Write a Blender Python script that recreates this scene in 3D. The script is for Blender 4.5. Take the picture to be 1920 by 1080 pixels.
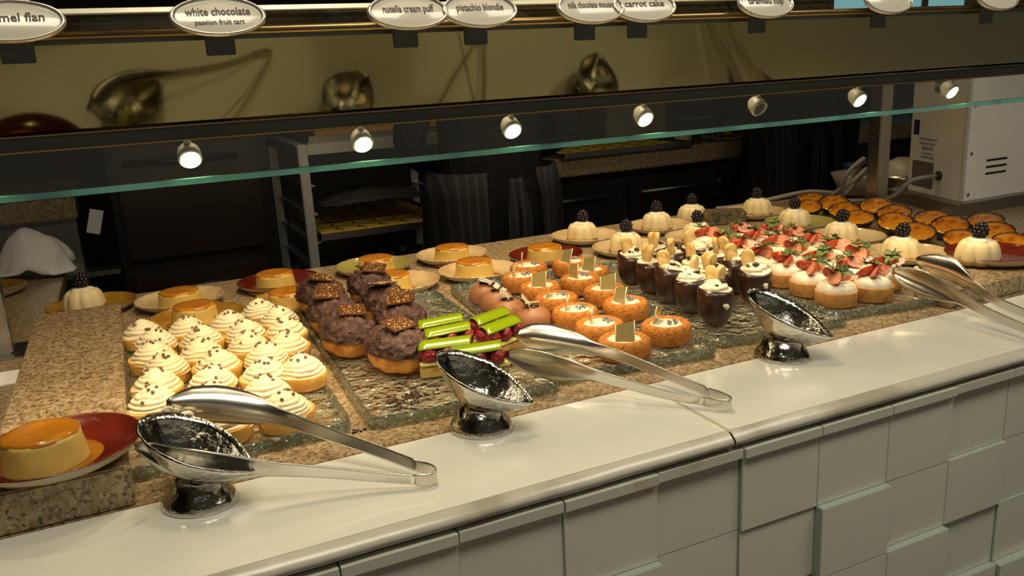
import bpy, bmesh, math, random
from mathutils import Vector, Matrix, noise
random.seed(7)
PI = math.pi
for o in list(bpy.data.objects): bpy.data.objects.remove(o)
scene = bpy.context.scene
C = scene.collection
# ------------------------------------------------------------------ camera (z = 0 is the granite counter top)
cd = bpy.data.cameras.new('camera'); cam = bpy.data.objects.new('camera', cd); C.objects.link(cam)
cd.sensor_width = 36; cd.lens = 29.36; cd.clip_start = .02; cd.clip_end = 60
right = Vector((.90349369, -.42530342, -.05306751)); down = Vector((-.15470957, -.20815114, -.96578365)); fwd = Vector((.39970502, .88078948, -.25386175))
m = Matrix((right, -down, -fwd)).transposed().to_4x4(); m.translation = (0, 0, .42)
cam.matrix_world = m
scene.camera = cam
# ------------------------------------------------------------------ world, large lights, exposure
w = bpy.data.worlds.new('world'); scene.world = w; w.use_nodes = True
w.node_tree.nodes['Background'].inputs[0].default_value = (1, .88, .66, 1)
w.node_tree.nodes['Background'].inputs[1].default_value = .17
vs = scene.view_settings; vs.view_transform = 'Standard'; vs.look = 'None'; vs.gamma = 1; vs.use_curve_mapping = False; vs.exposure = .2

def area(name, loc, target, sx, sy, power, col, spread=180):
    l = bpy.data.lights.new(name, 'AREA'); l.shape = 'RECTANGLE'; l.size = sx; l.size_y = sy; l.energy = power; l.color = col; l.spread = math.radians(spread)
    o = bpy.data.objects.new(name, l); C.objects.link(o); o.location = loc
    o.rotation_euler = (Vector(target) - Vector(loc)).to_track_quat('-Z', 'Y').to_euler()
    return o
# the restaurant's ceiling lamps above the guests' side and above the buffet, out of the picture
area('ceiling_lamp_front_offscreen', (.2, .1, 1.72), (.4, .75, 0), 1.1, .5, 5.6, (1, .93, .73), 110)
area('ceiling_lamp_right_offscreen', (1.7, .1, 1.72), (1.5, .75, 0), 1.1, .5, 5.2, (1, .94, .77), 110)

area('ceiling_lamp_buffet_offscreen', (.7, 1.55, 1.72), (.75, 1.5, 0), 1.5, .35, 8, (1, .76, .44), 75)

# ------------------------------------------------------------------ materials
MATS = {}
def pm(name, col, rough=.5, metal=0, coat=0, spec=.5, bump=None, var=None, trans=0, sss=0, ior=1.5):
    """principled material; bump=(scale,strength); var=[(scale,colour,lo,hi,detail),...] noise patches of own colour"""
    mt = bpy.data.materials.new(name); mt.use_nodes = True; nt = mt.node_tree; b = nt.nodes['Principled BSDF']
    I = b.inputs
    I['Base Color'].default_value = (*col, 1); I['Roughness'].default_value = rough; I['Metallic'].default_value = metal
    I['Coat Weight'].default_value = coat; I['Coat Roughness'].default_value = .06; I['Specular IOR Level'].default_value = spec
    I['Transmission Weight'].default_value = trans; I['IOR'].default_value = ior
    if sss: I['Subsurface Weight'].default_value = sss; I['Subsurface Radius'].default_value = (.01, .006, .003); I['Subsurface Scale'].default_value = .6
    tc = None
    if bump or var: tc = nt.nodes.new('ShaderNodeTexCoord')
    if var:
        prev = None
        for sc, c2, lo, hi, det in var:
            n = nt.nodes.new('ShaderNodeTexNoise'); n.inputs['Scale'].default_value = sc; n.inputs['Detail'].default_value = det
            nt.links.new(tc.outputs['Object'], n.inputs['Vector'])
            r = nt.nodes.new('ShaderNodeMapRange'); r.inputs[1].default_value = lo; r.inputs[2].default_value = hi
            nt.links.new(n.outputs['Fac'], r.inputs[0])
            mx = nt.nodes.new('ShaderNodeMix'); mx.data_type = 'RGBA'
            nt.links.new(r.outputs[0], mx.inputs[0])
            if prev is None: mx.inputs[6].default_value = (*col, 1)
            else: nt.links.new(prev, mx.inputs[6])
            mx.inputs[7].default_value = (*c2, 1); prev = mx.outputs[2]
        nt.links.new(prev, I['Base Color'])
    if bump:
        n = nt.nodes.new('ShaderNodeTexNoise'); n.inputs['Scale'].default_value = bump[0]; n.inputs['Detail'].default_value = 4
        nt.links.new(tc.outputs['Object'], n.inputs['Vector'])
        bp = nt.nodes.new('ShaderNodeBump'); bp.inputs['Strength'].default_value = bump[1]; bp.inputs['Distance'].default_value = bump[2] if len(bump) > 2 else .002
        nt.links.new(n.outputs['Fac'], bp.inputs['Height']); nt.links.new(bp.outputs[0], I['Normal'])
    MATS[name] = mt
    return mt
def glassy(name, tint, gloss=(1, 1, 1), rough=.02, ior=1.5, bump=None, facmul=1.0, body=None):
    """clear sheet: transparent body and a fresnel-weighted mirror on it; body=(colour, share) adds a milky share"""
    mt = bpy.data.materials.new(name); mt.use_nodes = True; nt = mt.node_tree; nt.nodes.clear()
    out = nt.nodes.new('ShaderNodeOutputMaterial'); t = nt.nodes.new('ShaderNodeBsdfTransparent'); t.inputs[0].default_value = (*tint, 1)
    g = nt.nodes.new('ShaderNodeBsdfGlossy'); g.inputs['Color'].default_value = (*gloss, 1); g.inputs['Roughness'].default_value = rough
    # Schlick reflectance from the facing angle, the same on both sides of the sheet
    f = nt.nodes.new('ShaderNodeLayerWeight'); f.inputs['Blend'].default_value = .5; f0 = ((ior - 1) / (ior + 1)) ** 2
    pw = nt.nodes.new('ShaderNodeMath'); pw.operation = 'POWER'; pw.inputs[1].default_value = 5; nt.links.new(f.outputs['Facing'], pw.inputs[0])
    mul = nt.nodes.new('ShaderNodeMath'); mul.operation = 'MULTIPLY_ADD'; mul.inputs[1].default_value = (1 - f0) * facmul; mul.inputs[2].default_value = f0 * facmul; mul.use_clamp = True
    nt.links.new(pw.outputs[0], mul.inputs[0])
    mx = nt.nodes.new('ShaderNodeMixShader'); nt.links.new(mul.outputs[0], mx.inputs[0])
    base = t.outputs[0]
    if body:
        d = nt.nodes.new('ShaderNodeBsdfDiffuse'); d.inputs[0].default_value = (*body[0], 1)
        m2 = nt.nodes.new('ShaderNodeMixShader'); m2.inputs[0].default_value = body[1]
        nt.links.new(t.outputs[0], m2.inputs[1]); nt.links.new(d.outputs[0], m2.inputs[2]); base = m2.outputs[0]
    nt.links.new(base, mx.inputs[1]); nt.links.new(g.outputs[0], mx.inputs[2]); nt.links.new(mx.outputs[0], out.inputs[0])
    if bump:
        tc = nt.nodes.new('ShaderNodeTexCoord'); mp = nt.nodes.new('ShaderNodeMapping'); mp.inputs['Scale'].default_value = bump[3] if len(bump) > 3 else (1, 1, 1)
        nt.links.new(tc.outputs['Object'], mp.inputs[0])
        n = nt.nodes.new('ShaderNodeTexNoise'); n.inputs['Scale'].default_value = bump[0]; n.inputs['Detail'].default_value = 3
        nt.links.new(mp.outputs[0], n.inputs['Vector'])
        bp = nt.nodes.new('ShaderNodeBump'); bp.inputs['Strength'].default_value = bump[1]; bp.inputs['Distance'].default_value = bump[2]
        nt.links.new(n.outputs['Fac'], bp.inputs['Height'])
        nt.links.new(bp.outputs[0], g.inputs['Normal']); nt.links.new(bp.outputs[0], f.inputs['Normal'])
    MATS[name] = mt; return mt
def emit(name, col, strength):
    mt = bpy.data.materials.new(name); mt.use_nodes = True; nt = mt.node_tree; nt.nodes.clear()
    out = nt.nodes.new('ShaderNodeOutputMaterial'); e = nt.nodes.new('ShaderNodeEmission'); e.inputs[0].default_value = (*col, 1); e.inputs[1].default_value = strength
    nt.links.new(e.outputs[0], out.inputs[0]); MATS[name] = mt

pm('granite', (.31, .215, .115), .22, spec=.5, var=[(70, (.41, .31, .185), .45, .6, 5), (150, (.17, .11, .05), .50, .62, 4), (230, (.03, .024, .018), .60, .66, 3), (190, (.48, .39, .27), .63, .70, 2)])
pm('shaded_stone', (.15, .115, .055), .3, var=[(60, (.10, .08, .045), .45, .6, 5), (110, (.035, .035, .03), .55, .64, 4), (90, (.26, .2, .1), .6, .68, 3)])  # dark grey stone, with the shade on its front face put into the colour
pm('white_glass', (.78, .76, .68), .16, coat=.4, var=[(3, (.74, .73, .66), .4, .6, 2)])
pm('acrylic', (.52, .49, .42), .22, coat=.25, trans=0, bump=(30, .25, .002), var=[(9, (.36, .33, .26), .5, .62, 3)])
pm('edge_white', (.62, .61, .52), .3, var=[(14, (.45, .38, .2), .62, .72, 3)])
pm('tile_glass', (.72, .70, .60), .22, coat=.25, var=[(2.5, (.69, .67, .575), .4, .6, 2)])
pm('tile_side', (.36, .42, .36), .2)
pm('seam_yellow', (.42, .37, .2), .5)
pm('cabinet_dark', (.022, .018, .013), .35)
pm('black_body', (.012, .011, .010), .4)
pm('oven_brown', (.03, .02, .014), .3)
pm('floor_tile', (.05, .042, .035), .35, var=[(4, (.07, .06, .05), .4, .6, 2)])
pm('wall_brown', (.05, .042, .025), .7)
pm('ceiling_dark', (.30, .27, .2), .8)
pm('steel', (.55, .53, .49), .28, 1, bump=(40, .05, .001))
pm('steel_dull', (.30, .29, .27), .42, 1)
pm('steel_polished', (.62, .60, .55), .14, 1, bump=(95, .5, .003))
pm('tong_steel', (.74, .71, .64), .24, 1, bump=(60, .12, .001))
pm('alu', (.58, .58, .57), .45, .8)
pm('brass', (.36, .25, .11), .3, 1)
pm('rail_dark', (.08, .08, .065), .4, .5)
pm('clip_grey', (.10, .11, .11), .55)
pm('sign_white', (.70, .65, .56), .2, coat=.8)
pm('sign_rim', (.66, .6, .5), .18, .6, coat=.6)
pm('ink', (.08, .07, .06), .7)
pm('ink_blue', (.07, .10, .34), .6)
pm('mirror_panel', (.098, .084, .040), .05, 1)
glassy('clear_glass', (.93, .96, .93), rough=.01, ior=1.45)
pm('glass_edge', (.24, .62, .52), .12, coat=.8, trans=.35, var=[(11, (.08, .32, .28), .5, .66, 2)])
glassy('slab_glass', (.80, .84, .78), gloss=(1, .97, .9), rough=.10, ior=1.5, bump=(42, 1, .016, (1.2, 1, 1)), facmul=2.6, body=((.50, .51, .41), .26))
glassy('slab_edge', (.42, .52, .46), gloss=(1, 1, .95), rough=.05, ior=1.6, bump=(120, 1, .012), facmul=2.2, body=((.10, .14, .12), .30))
emit('lamp_face', (1, .86, .62), 14)
emit('reflected_window_glow', (.30, .62, .66), .55)  # stands in for bluish window light mirrored in the guard glass
pm('lamp_white', (.75, .72, .66), .35)
# glazes
for nm, c, e in (('cream', (.60, .44, .235), (.50, .35, .17)), ('ochre', (.36, .19, .025), (.28, .14, .02)), ('red', (.115, .014, .007), (.085, .010, .005)), ('olive', (.34, .29, .085), (.27, .23, .06))):
    pm('glaze_' + nm, c, .14, coat=.3, var=[(18, e, .5, .64, 3)])
    pm('rim_' + nm, tuple(v * .45 for v in c), .3, var=[(160, c, .48, .54, 2)])
pm('plate_under', (.55, .47, .33), .35)
pm('custard', (.74, .50, .125), .42, sss=.12, bump=(90, .15, .001), var=[(45, (.68, .43, .09), .5, .7, 3)])
pm('caramel', (.46, .165, .012), .14, coat=.3, var=[(30, (.54, .22, .02), .45, .6, 3)])
pm('caramel_pool', (.34, .13, .012), .06, coat=.8)
pm('shell_yellow', (.72, .42, .10), .6, bump=(150, .2, .001), var=[(50, (.64, .33, .06), .45, .62, 3)])
pm('shell_brown', (.50, .24, .055), .7, bump=(200, .5, .001), var=[(90, (.36, .15, .03), .5, .65, 3)])
pm('whipped', (.80, .70, .46), .5, sss=.1)
pm('cream_white', (.80, .72, .54), .38, sss=.1)
pm('pearl_brown', (.24, .15, .09), .18, .5)
pm('pearl_silver', (.30, .30, .36), .15, .75)
pm('choux', (.60, .27, .05), .55, bump=(60, .3, .002), var=[(40, (.44, .16, .025), .45, .62, 3)])
pm('craquelin', (.065, .026, .018), .65, bump=(190, 1, .005), var=[(70, (.11, .05, .042), .5, .62, 4), (30, (.04, .014, .008), .5, .62, 3)])
pm('dark_chocolate', (.026, .010, .006), .30, coat=.05, var=[(20, (.05, .02, .012), .4, .6, 2)])
pm('plaque_chocolate', (.09, .036, .016), .25)
pm('gold_crumb', (.66, .42, .14), .5)
pm('pistachio_cake', (.42, .29, .085), .8, bump=(160, .6, .002), var=[(70, (.34, .17, .04), .5, .62, 3)])
pm('pistachio_cream', (.56, .52, .16), .5)
pm('raspberry', (.22, .008, .016), .35, bump=(170, .8, .003), sss=.05)
pm('lime_plaque', (.17, .245, .004), .18, coat=.5)
pm('milk_chocolate', (.30, .125, .055), .5, var=[(40, (.26, .10, .045), .45, .6, 3)])
def striped(name, c1, c2, scale, width=.62, axis='Y', rough=.3, spec=.5):
    mt = pm(name, c1, rough, spec=spec); nt = mt.node_tree; tc = nt.nodes.new('ShaderNodeTexCoord')
    wv = nt.nodes.new('ShaderNodeTexWave'); wv.bands_direction = axis; wv.inputs['Scale'].default_value = scale; wv.inputs['Distortion'].default_value = .6
    r = nt.nodes.new('ShaderNodeMapRange'); r.inputs[1].default_value = width; r.inputs[2].default_value = width + .06
    mx = nt.nodes.new('ShaderNodeMix'); mx.data_type = 'RGBA'; mx.inputs[6].default_value = (*c1, 1); mx.inputs[7].default_value = (*c2, 1)
    nt.links.new(tc.outputs['Object'], wv.inputs[0]); nt.links.new(wv.outputs['Fac'], r.inputs[0]); nt.links.new(r.outputs[0], mx.inputs[0]); nt.links.new(mx.outputs[2], nt.nodes['Principled BSDF'].inputs['Base Color'])
striped('striped_plaque', (.78, .68, .55), (.05, .02, .015), 26, .74)
pm('sponge', (.46, .165, .018), .8, bump=(260, 1, .003), var=[(150, (.33, .10, .008), .5, .62, 4)])
pm('gold_plaque', (.44, .36, .14), .22, .35, coat=.5)
pm('plaque_edge', (.74, .66, .42), .4)
pm('biscotti', (.70, .48, .19), .7, bump=(120, .5, .002), var=[(70, (.58, .36, .11), .5, .62, 3)])
pm('coffee_bean', (.055, .022, .014), .3)
pm('strawberry', (.52, .055, .02), .25, coat=.3, var=[(160, (.62, .16, .05), .6, .7, 2)])
pm('strawberry_cut', (.66, .26, .14), .35, var=[(55, (.58, .10, .045), .48, .62, 2), (40, (.74, .46, .30), .58, .7, 2)])
pm('leaf', (.055, .105, .018), .5, var=[(60, (.13, .17, .04), .5, .62, 2)])
pm('bundt', (.76, .62, .34), .45, sss=.1)
pm('crust', (.20, .095, .03), .8, bump=(200, .5, .002))
pm('blackberry', (.012, .008, .012), .2)
pm('brulee_top', (.50, .19, .014), .14, coat=.4, var=[(26, (.24, .05, .005), .46, .60, 4), (50, (.60, .28, .03), .58, .7, 3)])
pm('dish_black', (.016, .012, .010), .2, coat=.3)
pm('machine_white', (.72, .69, .63), .45)
pm('machine_edge', (.42, .40, .37), .4)
pm('plate_grey', (.14, .12, .105), .4)
pm('navy', (.02, .03, .12), .4)
pm('green_sticker', (.03, .20, .04), .4)
pm('red_dot', (.25, .06, .04), .5)
pm('cable', (.22, .19, .155), .5)
pm('paper_white', (.85, .82, .78), .6)
pm('paper_yellow', (.50, .40, .18), .7)
pm('towel', (.70, .67, .63), .9, bump=(60, .4, .003))
pm('tart_yellow', (.66, .46, .07), .5)
pm('orange_cake', (.42, .20, .03), .6)
pm('plastic_film', (.32, .29, .26), .3, trans=.4, bump=(25, .8, .01))
pm('tan_box', (.22, .17, .085), .6)
pm('uniform', (.010, .010, .011), .9, spec=.1)
striped('apron', (.012, .012, .013), (.022, .022, .024), 14, .8, 'X', .9, .1)
pm('skin', (.40, .23, .15), .5)
pm('hair', (.02, .015, .012), .6)
pm('glove', (.07, .10, .24), .5)

# ------------------------------------------------------------------ builders
def mesh(name, vf, mat, parent=None, loc=(0, 0, 0), rot=(0, 0, 0), smooth=True, kind=None, label=None, mats2=None):
    if isinstance(vf, bpy.types.Mesh): me = vf
    else:
        me = bpy.data.meshes.new(name); me.from_pydata([tuple(v) for v in vf[0]], [], vf[1])
        bm = bmesh.new(); bm.from_mesh(me); bmesh.ops.recalc_face_normals(bm, faces=bm.faces); bm.to_mesh(me); bm.free()
        me.materials.append(MATS[mat])
        if smooth:
            for p in me.polygons: p.use_smooth = True
    o = bpy.data.objects.new(name, me); C.objects.link(o); o.location = loc; o.rotation_euler = rot; o.parent = parent
    if kind: o['kind'] = kind
    if label: o['label'] = label
    return o
def thing(name, label, cat, loc=(0, 0, 0), rz=0, group=None):
    o = bpy.data.objects.new(name, None); C.objects.link(o); o.location = loc; o.rotation_euler = (0, 0, rz); o.empty_display_size = .02
    return tag(o, label, cat, group)
def tag(o, label, cat, group=None):
    o['label'] = label; o['category'] = cat
    if group: o['group'] = group
    return o
KIDS = {}
def dup(root, loc, rz, label=None, group=None, scale=1):
    r = root.copy(); C.objects.link(r); r.location = loc; r.rotation_euler = (0, 0, rz); r.scale = (scale,) * 3
    if label: r['label'] = label
    if group: r['group'] = group
    for ch in kids(root):
        c = ch.copy(); C.objects.link(c); c.parent = r
        for g in kids(ch):
            d = g.copy(); C.objects.link(d); d.parent = c
    return r
def kids(o): return list(o.children)
def lathe(prof, n=28, fn=None, cap=True, sy=1.0):
    v = []; f = []
    for i, (r, z) in enumerate(prof):
        for k in range(n):
            a = 2 * PI * k / n; rr = r * (fn(a, i / max(1, len(prof) - 1)) if fn else 1)
            v.append((rr * math.cos(a), rr * math.sin(a) * sy, z))
    for i in range(len(prof) - 1):
        for k in range(n):
            k2 = (k + 1) % n; f.append((i * n + k, i * n + k2, (i + 1) * n + k2, (i + 1) * n + k))
    if cap:
        if prof[0][0] > 1e-6: f.append(tuple(reversed(range(n))))
        if prof[-1][0] > 1e-6: f.append(tuple(range((len(prof) - 1) * n, len(prof) * n)))
    return v, f
def box(x0, x1, y0, y1, z0, z1, bev=0):
    bm = bmesh.new(); bmesh.ops.create_cube(bm, size=1)
    for v in bm.verts: v.co = ((x0 + x1) / 2 + v.co.x * (x1 - x0), (y0 + y1) / 2 + v.co.y * (y1 - y0), (z0 + z1) / 2 + v.co.z * (z1 - z0))
    if bev: bmesh.ops.bevel(bm, geom=bm.edges[:], offset=bev, segments=2, affect='EDGES')
    vf = ([v.co[:] for v in bm.verts], [tuple(v.index for v in fc.verts) for fc in bm.faces]); bm.verts.index_update(); vf = ([v.co[:] for v in bm.verts], [tuple(v.index for v in fc.verts) for fc in bm.faces]); bm.free()
    return vf
def join(*vfs):
    v = []; f = []
    for a, b in vfs:
        n = len(v); v += list(a); f += [tuple(i + n for i in q) for q in b]
    return v, f
def move(vf, t=(0, 0, 0), rot=None, s=(1, 1, 1)):
    mt = Matrix.Translation(t) @ (rot.to_4x4() if rot else Matrix.Identity(4))
    return [tuple(mt @ Vector((p[0] * s[0], p[1] * s[1], p[2] * s[2]))) for p in vf[0]], vf[1]
def Rz(a): return Matrix.Rotation(a, 3, 'Z')
def Rx(a): return Matrix.Rotation(a, 3, 'X')
def Ry(a): return Matrix.Rotation(a, 3, 'Y')
def smooth_path(pts, n=6):
    P = [Vector(p) for p in pts]; out = []
    for i in range(len(P) - 1):
        p0 = P[max(0, i - 1)]; p1 = P[i]; p2 = P[i + 1]; p3 = P[min(len(P) - 1, i + 2)]
        for k in range(n):
            t = k / n; out.append(.5 * ((2 * p1) + (p2 - p0) * t + (2 * p0 - 5 * p1 + 4 * p2 - p3) * t * t + (3 * p1 - p0 - 3 * p2 + p3) * t ** 3))
    out.append(P[-1]); return out
def tube(pts, r, n=10):
    v = []; f = []; P = [Vector(p) for p in pts]; up = Vector((0, 0, 1))
    for i, p in enumerate(P):
        t = (P[min(i + 1, len(P) - 1)] - P[max(i - 1, 0)]).normalized()
        a = t.cross(up)
        if a.length < 1e-3: a = t.cross(Vector((1, 0, 0)))
        a.normalize(); b = a.cross(t)
        for k in range(n):
            an = 2 * PI * k / n; v.append(p + a * r * math.cos(an) + b * r * math.sin(an))
    for i in range(len(P) - 1):
        for k in range(n):
            k2 = (k + 1) % n; f.append((i * n + k, i * n + k2, (i + 1) * n + k2, (i + 1) * n + k))
    f.append(tuple(range(n))); f.append(tuple(range((len(P) - 1) * n, len(P) * n)))
    return v, f
def sphere(r, sub=2, s=(1, 1, 1), t=(0, 0, 0)):
    bm = bmesh.new(); bmesh.ops.create_icosphere(bm, subdivisions=sub, radius=r); bm.verts.index_update()
    vf = ([(v.co.x * s[0] + t[0], v.co.y * s[1] + t[1], v.co.z * s[2] + t[2]) for v in bm.verts], [tuple(v.index for v in fc.verts) for fc in bm.faces]); bm.free(); return vf
def rough_up(vf, amp, sc, seed=0, zmin=None):
    out = []
    for p in vf[0]:
        q = Vector(p); d = q.normalized() if q.length > 0 else Vector((0, 0, 1))
        k = noise.fractal((q + Vector((seed * 3.1, seed * 1.7, 0))) * sc, 1.0, 2.0, 3) * amp
        if zmin is not None and q.z < zmin: k = 0
        out.append(q + d * k)
    return out, vf[1]
def text_part(body, size, mat, parent, loc, rot, name='lettering', sx=1.0):
    cu = bpy.data.curves.new('lettering', 'FONT'); cu.body = body; cu.size = size; cu.align_x = 'CENTER'; cu.align_y = 'CENTER'; cu.resolution_u = 2; cu.offset = size * .018
    t = bpy.data.objects.new('tmp', cu); C.objects.link(t)
    bpy.context.view_layer.update()
    me = bpy.data.meshes.new_from_object(t); bpy.data.objects.remove(t)
    me.materials.clear(); me.materials.append(MATS[mat])
    o = bpy.data.objects.new(name, me); C.objects.link(o); o.parent = parent; o.location = loc; o.rotation_euler = rot; o.scale = (sx, 1, 1)
    return o
def struct(name, vf, mat, parent=None, smooth=False):
    return mesh(name, vf, mat, parent, smooth=smooth, kind='structure' if parent is None else None)

# ------------------------------------------------------------------ room shell
FZ = -.92
struct('floor', box(-3, 7, -3, 4.2, FZ - .1, FZ), 'floor_tile')
struct('wall_back', box(-3, 7, 4.2, 4.3, FZ, 1.8), 'wall_brown')
struct('wall_right', box(7, 7.1, -3, 4.3, FZ, 1.8), 'wall_brown')
struct('wall_left', box(-3.1, -3, -3, 4.3, FZ, 1.8), 'wall_brown')
struct('ceiling', box(-3.1, 7.1, -3, 4.3, 1.8, 1.9), 'ceiling_dark')
standin_win = struct('standin_window_1', join(box(4.2, 5.5, 4.17, 4.2, .62, .66), box(4.2, 5.5, 4.17, 4.2, 1.26, 1.3), box(4.2, 4.24, 4.17, 4.2, .62, 1.3), box(5.46, 5.5, 4.17, 4.2, .62, 1.3), box(4.62, 4.67, 4.17, 4.2, .66, 1.26), box(5.04, 5.09, 4.17, 4.2, .66, 1.26)), 'black_body')  # added window, glowing in place of panes reflected in the sneeze guard
for i in range(3): mesh('pane', box(4.25 + i * .42, 4.62 + i * .42, 4.185, 4.195, .66, 1.26), 'reflected_window_glow', standin_win, smooth=False)

# ------------------------------------------------------------------ the counter
GY = .884
gc = thing('granite_counter', 'speckled tan granite counter carrying the glass trays of desserts', 'counter', (0, 0, 0))
mesh('worktop', join(box(-1.2, 3.2, GY, 1.90, -.03, 0, .002)), 'granite', gc, smooth=False)
mesh('return_worktop', box(-1.2, -.165, 1.9005, 2.33, -.03, 0, .002), 'granite', gc, smooth=False)
mesh('base_cabinet', join(box(-1.2, 3.2, GY + .02, 1.87, FZ, -.031), box(-1.2, -.19, 1.872, 2.3, FZ, -.031)), 'cabinet_dark', gc, smooth=False)
for i, (x0, x1, side) in enumerate(((-1.2, .5875, 'beside the cream tarts and raspberry bars'), (.5905, 3.2, 'beside the chocolate cups and strawberry tarts'))):
    t = thing('white_ledge', 'milky white glass ledge panel along the granite, ' + side, 'ledge')
    mesh('ledge_top', box(x0, x1, .712, GY - .0015, -.022, .001, .001), 'white_glass', t, smooth=False)
    # rounded clear edge
    n = 10; prof = [(.712 - .0115 * math.sin(k / n * PI), .0005 - .022 * k / n) for k in range(n + 1)]
    nx = 60; v = []; f = []
    for a in range(nx + 1):
        x = x0 + (x1 - x0) * a / nx
        for y, z in prof: v.append((x, y + .0012 * noise.noise(Vector((x * 14, z * 60, 1))), z))
    for a in range(nx):
        for k in range(n): f.append((a * (n + 1) + k, (a + 1) * (n + 1) + k, (a + 1) * (n + 1) + k + 1, a * (n + 1) + k + 1))
    mesh('clear_edge', (v, f), 'acrylic', t, label='rounded clear acrylic edge')
    mesh('seam', box(x1 - .0005, x1 + .0025, .71, GY - .002, -.027, .0004), 'seam_yellow', t, smooth=False) if i == 0 else None
# front of the counter: glass blocks set at uneven depth
fr = thing('glass_block_front', 'counter front of square pale glass blocks set at uneven depths', 'counter front')
mesh('backing', box(-1.2, 3.2, .735, .882, FZ, -.0335), 'tile_side', fr, smooth=False)
rnd = random.Random(3)
depths = {}
xs = [.604 + .1195 * k for k in range(-13, 20)]
bl = {}
fixed = {(4, 0): .0, (5, 0): .0, (6, 0): .012, (7, 0): .004}
for r in range(6):
    for k, x in enumerate(xs):
        d = rnd.choice((0, .003, .006, .010, .016))
        if r == 0: d = rnd.choice((0, .003, .006))
        key = round(d, 3)
        if key not in bl: 
            bl[key] = bpy.data.meshes.new('glass_block')
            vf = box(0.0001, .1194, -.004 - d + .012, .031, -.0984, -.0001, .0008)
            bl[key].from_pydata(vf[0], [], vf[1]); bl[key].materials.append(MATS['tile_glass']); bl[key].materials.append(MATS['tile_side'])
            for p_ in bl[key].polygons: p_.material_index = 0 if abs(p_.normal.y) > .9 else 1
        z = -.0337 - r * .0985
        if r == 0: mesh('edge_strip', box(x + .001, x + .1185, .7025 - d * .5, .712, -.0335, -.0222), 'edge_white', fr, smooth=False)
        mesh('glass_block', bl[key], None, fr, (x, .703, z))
# left riser slab, right block
t = tag(mesh('granite_riser', box(-.176, -.041, .888, 1.64, 0, .045, .002), 'granite', smooth=False), 'long raised granite slab carrying a flan on a red plate', 'riser')
t = tag(mesh('granite_riser', box(1.19, 1.62, .895, 1.03, 0, .028, .002), 'granite', smooth=False), 'low granite block under the red plate with cheesecake', 'riser')
t = tag(mesh('stone_block', box(-.05, .05, -.03, .03, 0, .035, .003), 'shaded_stone', loc=(1.40, 1.72, 0), rot=(0, 0, -.5), smooth=False), 'small dark stone block between cheesecake plates', 'stone')

# ------------------------------------------------------------------ sneeze guard
sg = thing('sneeze_guard', 'sneeze guard of glass panes on metal rails above the desserts', 'sneeze guard', (0, 0, 0))
X0, X1 = -1.2, 3.0
def pane(name, a, b, th, mat, parent=sg):
    a = Vector((a[0], a[1])); b = Vector((b[0], b[1])); d = (b - a).normalized(); nn = Vector((d.y, -d.x)) * th / 2
    v = []
    for x in (X0, X1):
        for p in (a - nn, b - nn, b + nn, a + nn): v.append((x, p.x, p.y))
    return mesh(name, (v, [(0, 1, 2, 3), (7, 6, 5, 4), (0, 4, 5, 1), (1, 5, 6, 2), (2, 6, 7, 3), (3, 7, 4, 0)]), mat, parent, smooth=False)
pane('tinted_mirror_panel', (1.017, .381), (.958, .470), .006, 'mirror_panel')
pane('top_glass', (.9545, .4743), (.936, .4935), .006, 'clear_glass')
pane('top_glass_edge', (.9358, .4937), (.9345, .4951), .007, 'edge_white')
lp = pane('lower_glass', (1.018, .3605), (1.018, .3192), .008, 'clear_glass')
pane('polished_edge', (1.018, .3190), (1.018, .3122), .0085, 'glass_edge', lp)
mesh('lower_rail', box(X0, X1, 1.014, 1.040, .3618, .3780, .002), 'rail_dark', sg, smooth=False)
mesh('rail_lip', box(X0, X1, 1.011, 1.014, .3612, .3632), 'brass', sg, smooth=False)
mesh('rail_lip', box(X0, X1, 1.011, 1.014, .3775, .3788), 'brass', sg, smooth=False)
mesh('label_rail', tube([(X0, .935, .4734), (X1, .935, .4734)], .0042, 12), 'brass', sg)
mesh('clamp_strip', box(X0, X1, .949, .9645, .4655, .4738), 'rail_dark', sg, smooth=False)
po = mesh('post', box(-.262, -.212, 1.56, 1.60, .004, .372, .003), 'steel', sg, smooth=False)
mesh('base_plate', box(-.30, -.185, 1.535, 1.63, 0, .004), 'steel', po, smooth=False)
mesh('post_arm', box(-.245, -.228, 1.02, 1.58, .366, .376), 'steel', po, smooth=False)
po = mesh('post', box(1.775, 1.815, 1.57, 1.61, .004, .372, .003), 'steel', sg, smooth=False)
mesh('post_arm', box(1.787, 1.803, 1.02, 1.60, .366, .376), 'steel', po, smooth=False)
tag(mesh('card', box(-.245, -.175, 1.40, 1.47, 0, .0015), 'paper_white', smooth=False), 'white card lying on the granite beside the steel post', 'card')

# lamps under the lower rail
def lamp(x, lit, label):
    t = thing('guard_lamp', label, 'lamp', (x, 1.047, .3435), 0, 'small round lamps under the glass guard')
    d = Vector((0, -.82, -.57)).normalized(); q = d.to_track_quat('Z', 'Y').to_matrix()
    mesh('stem', tube([(0, .0, .006), (0, -.004, .018)], .004, 8), 'lamp_white', t)
    h = mesh('housing', move(lathe([(.0, -.014), (.008, -.013), (.0125, -.006), (.0135, .004), (.0135, .009), (.0115, .0105), (.0105, .009), (.0105, .006), (0, .006)], 24), rot=q), 'lamp_white', t)
    mesh('lens', move(lathe([(0, .0085), (.0065, .0085), (.0095, .0072), (.0098, .0065)], 20), rot=q), 'lamp_face' if lit else 'black_body', t)
    if lit:
        l = bpy.data.lights.new('lamp_light', 'SPOT'); l.energy = LAMP; l.color = (1, .78, .46); l.spot_size = math.radians(150); l.spot_blend = .8; l.shadow_soft_size = .008
        lo = bpy.data.objects.new('lamp_light_offscreen' if x < 0 else 'lamp_light', l); C.objects.link(lo); lo.parent = t; lo.location = d * .016; lo.rotation_euler = (.25, 0, 0)
LAMP = 2.0
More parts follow.
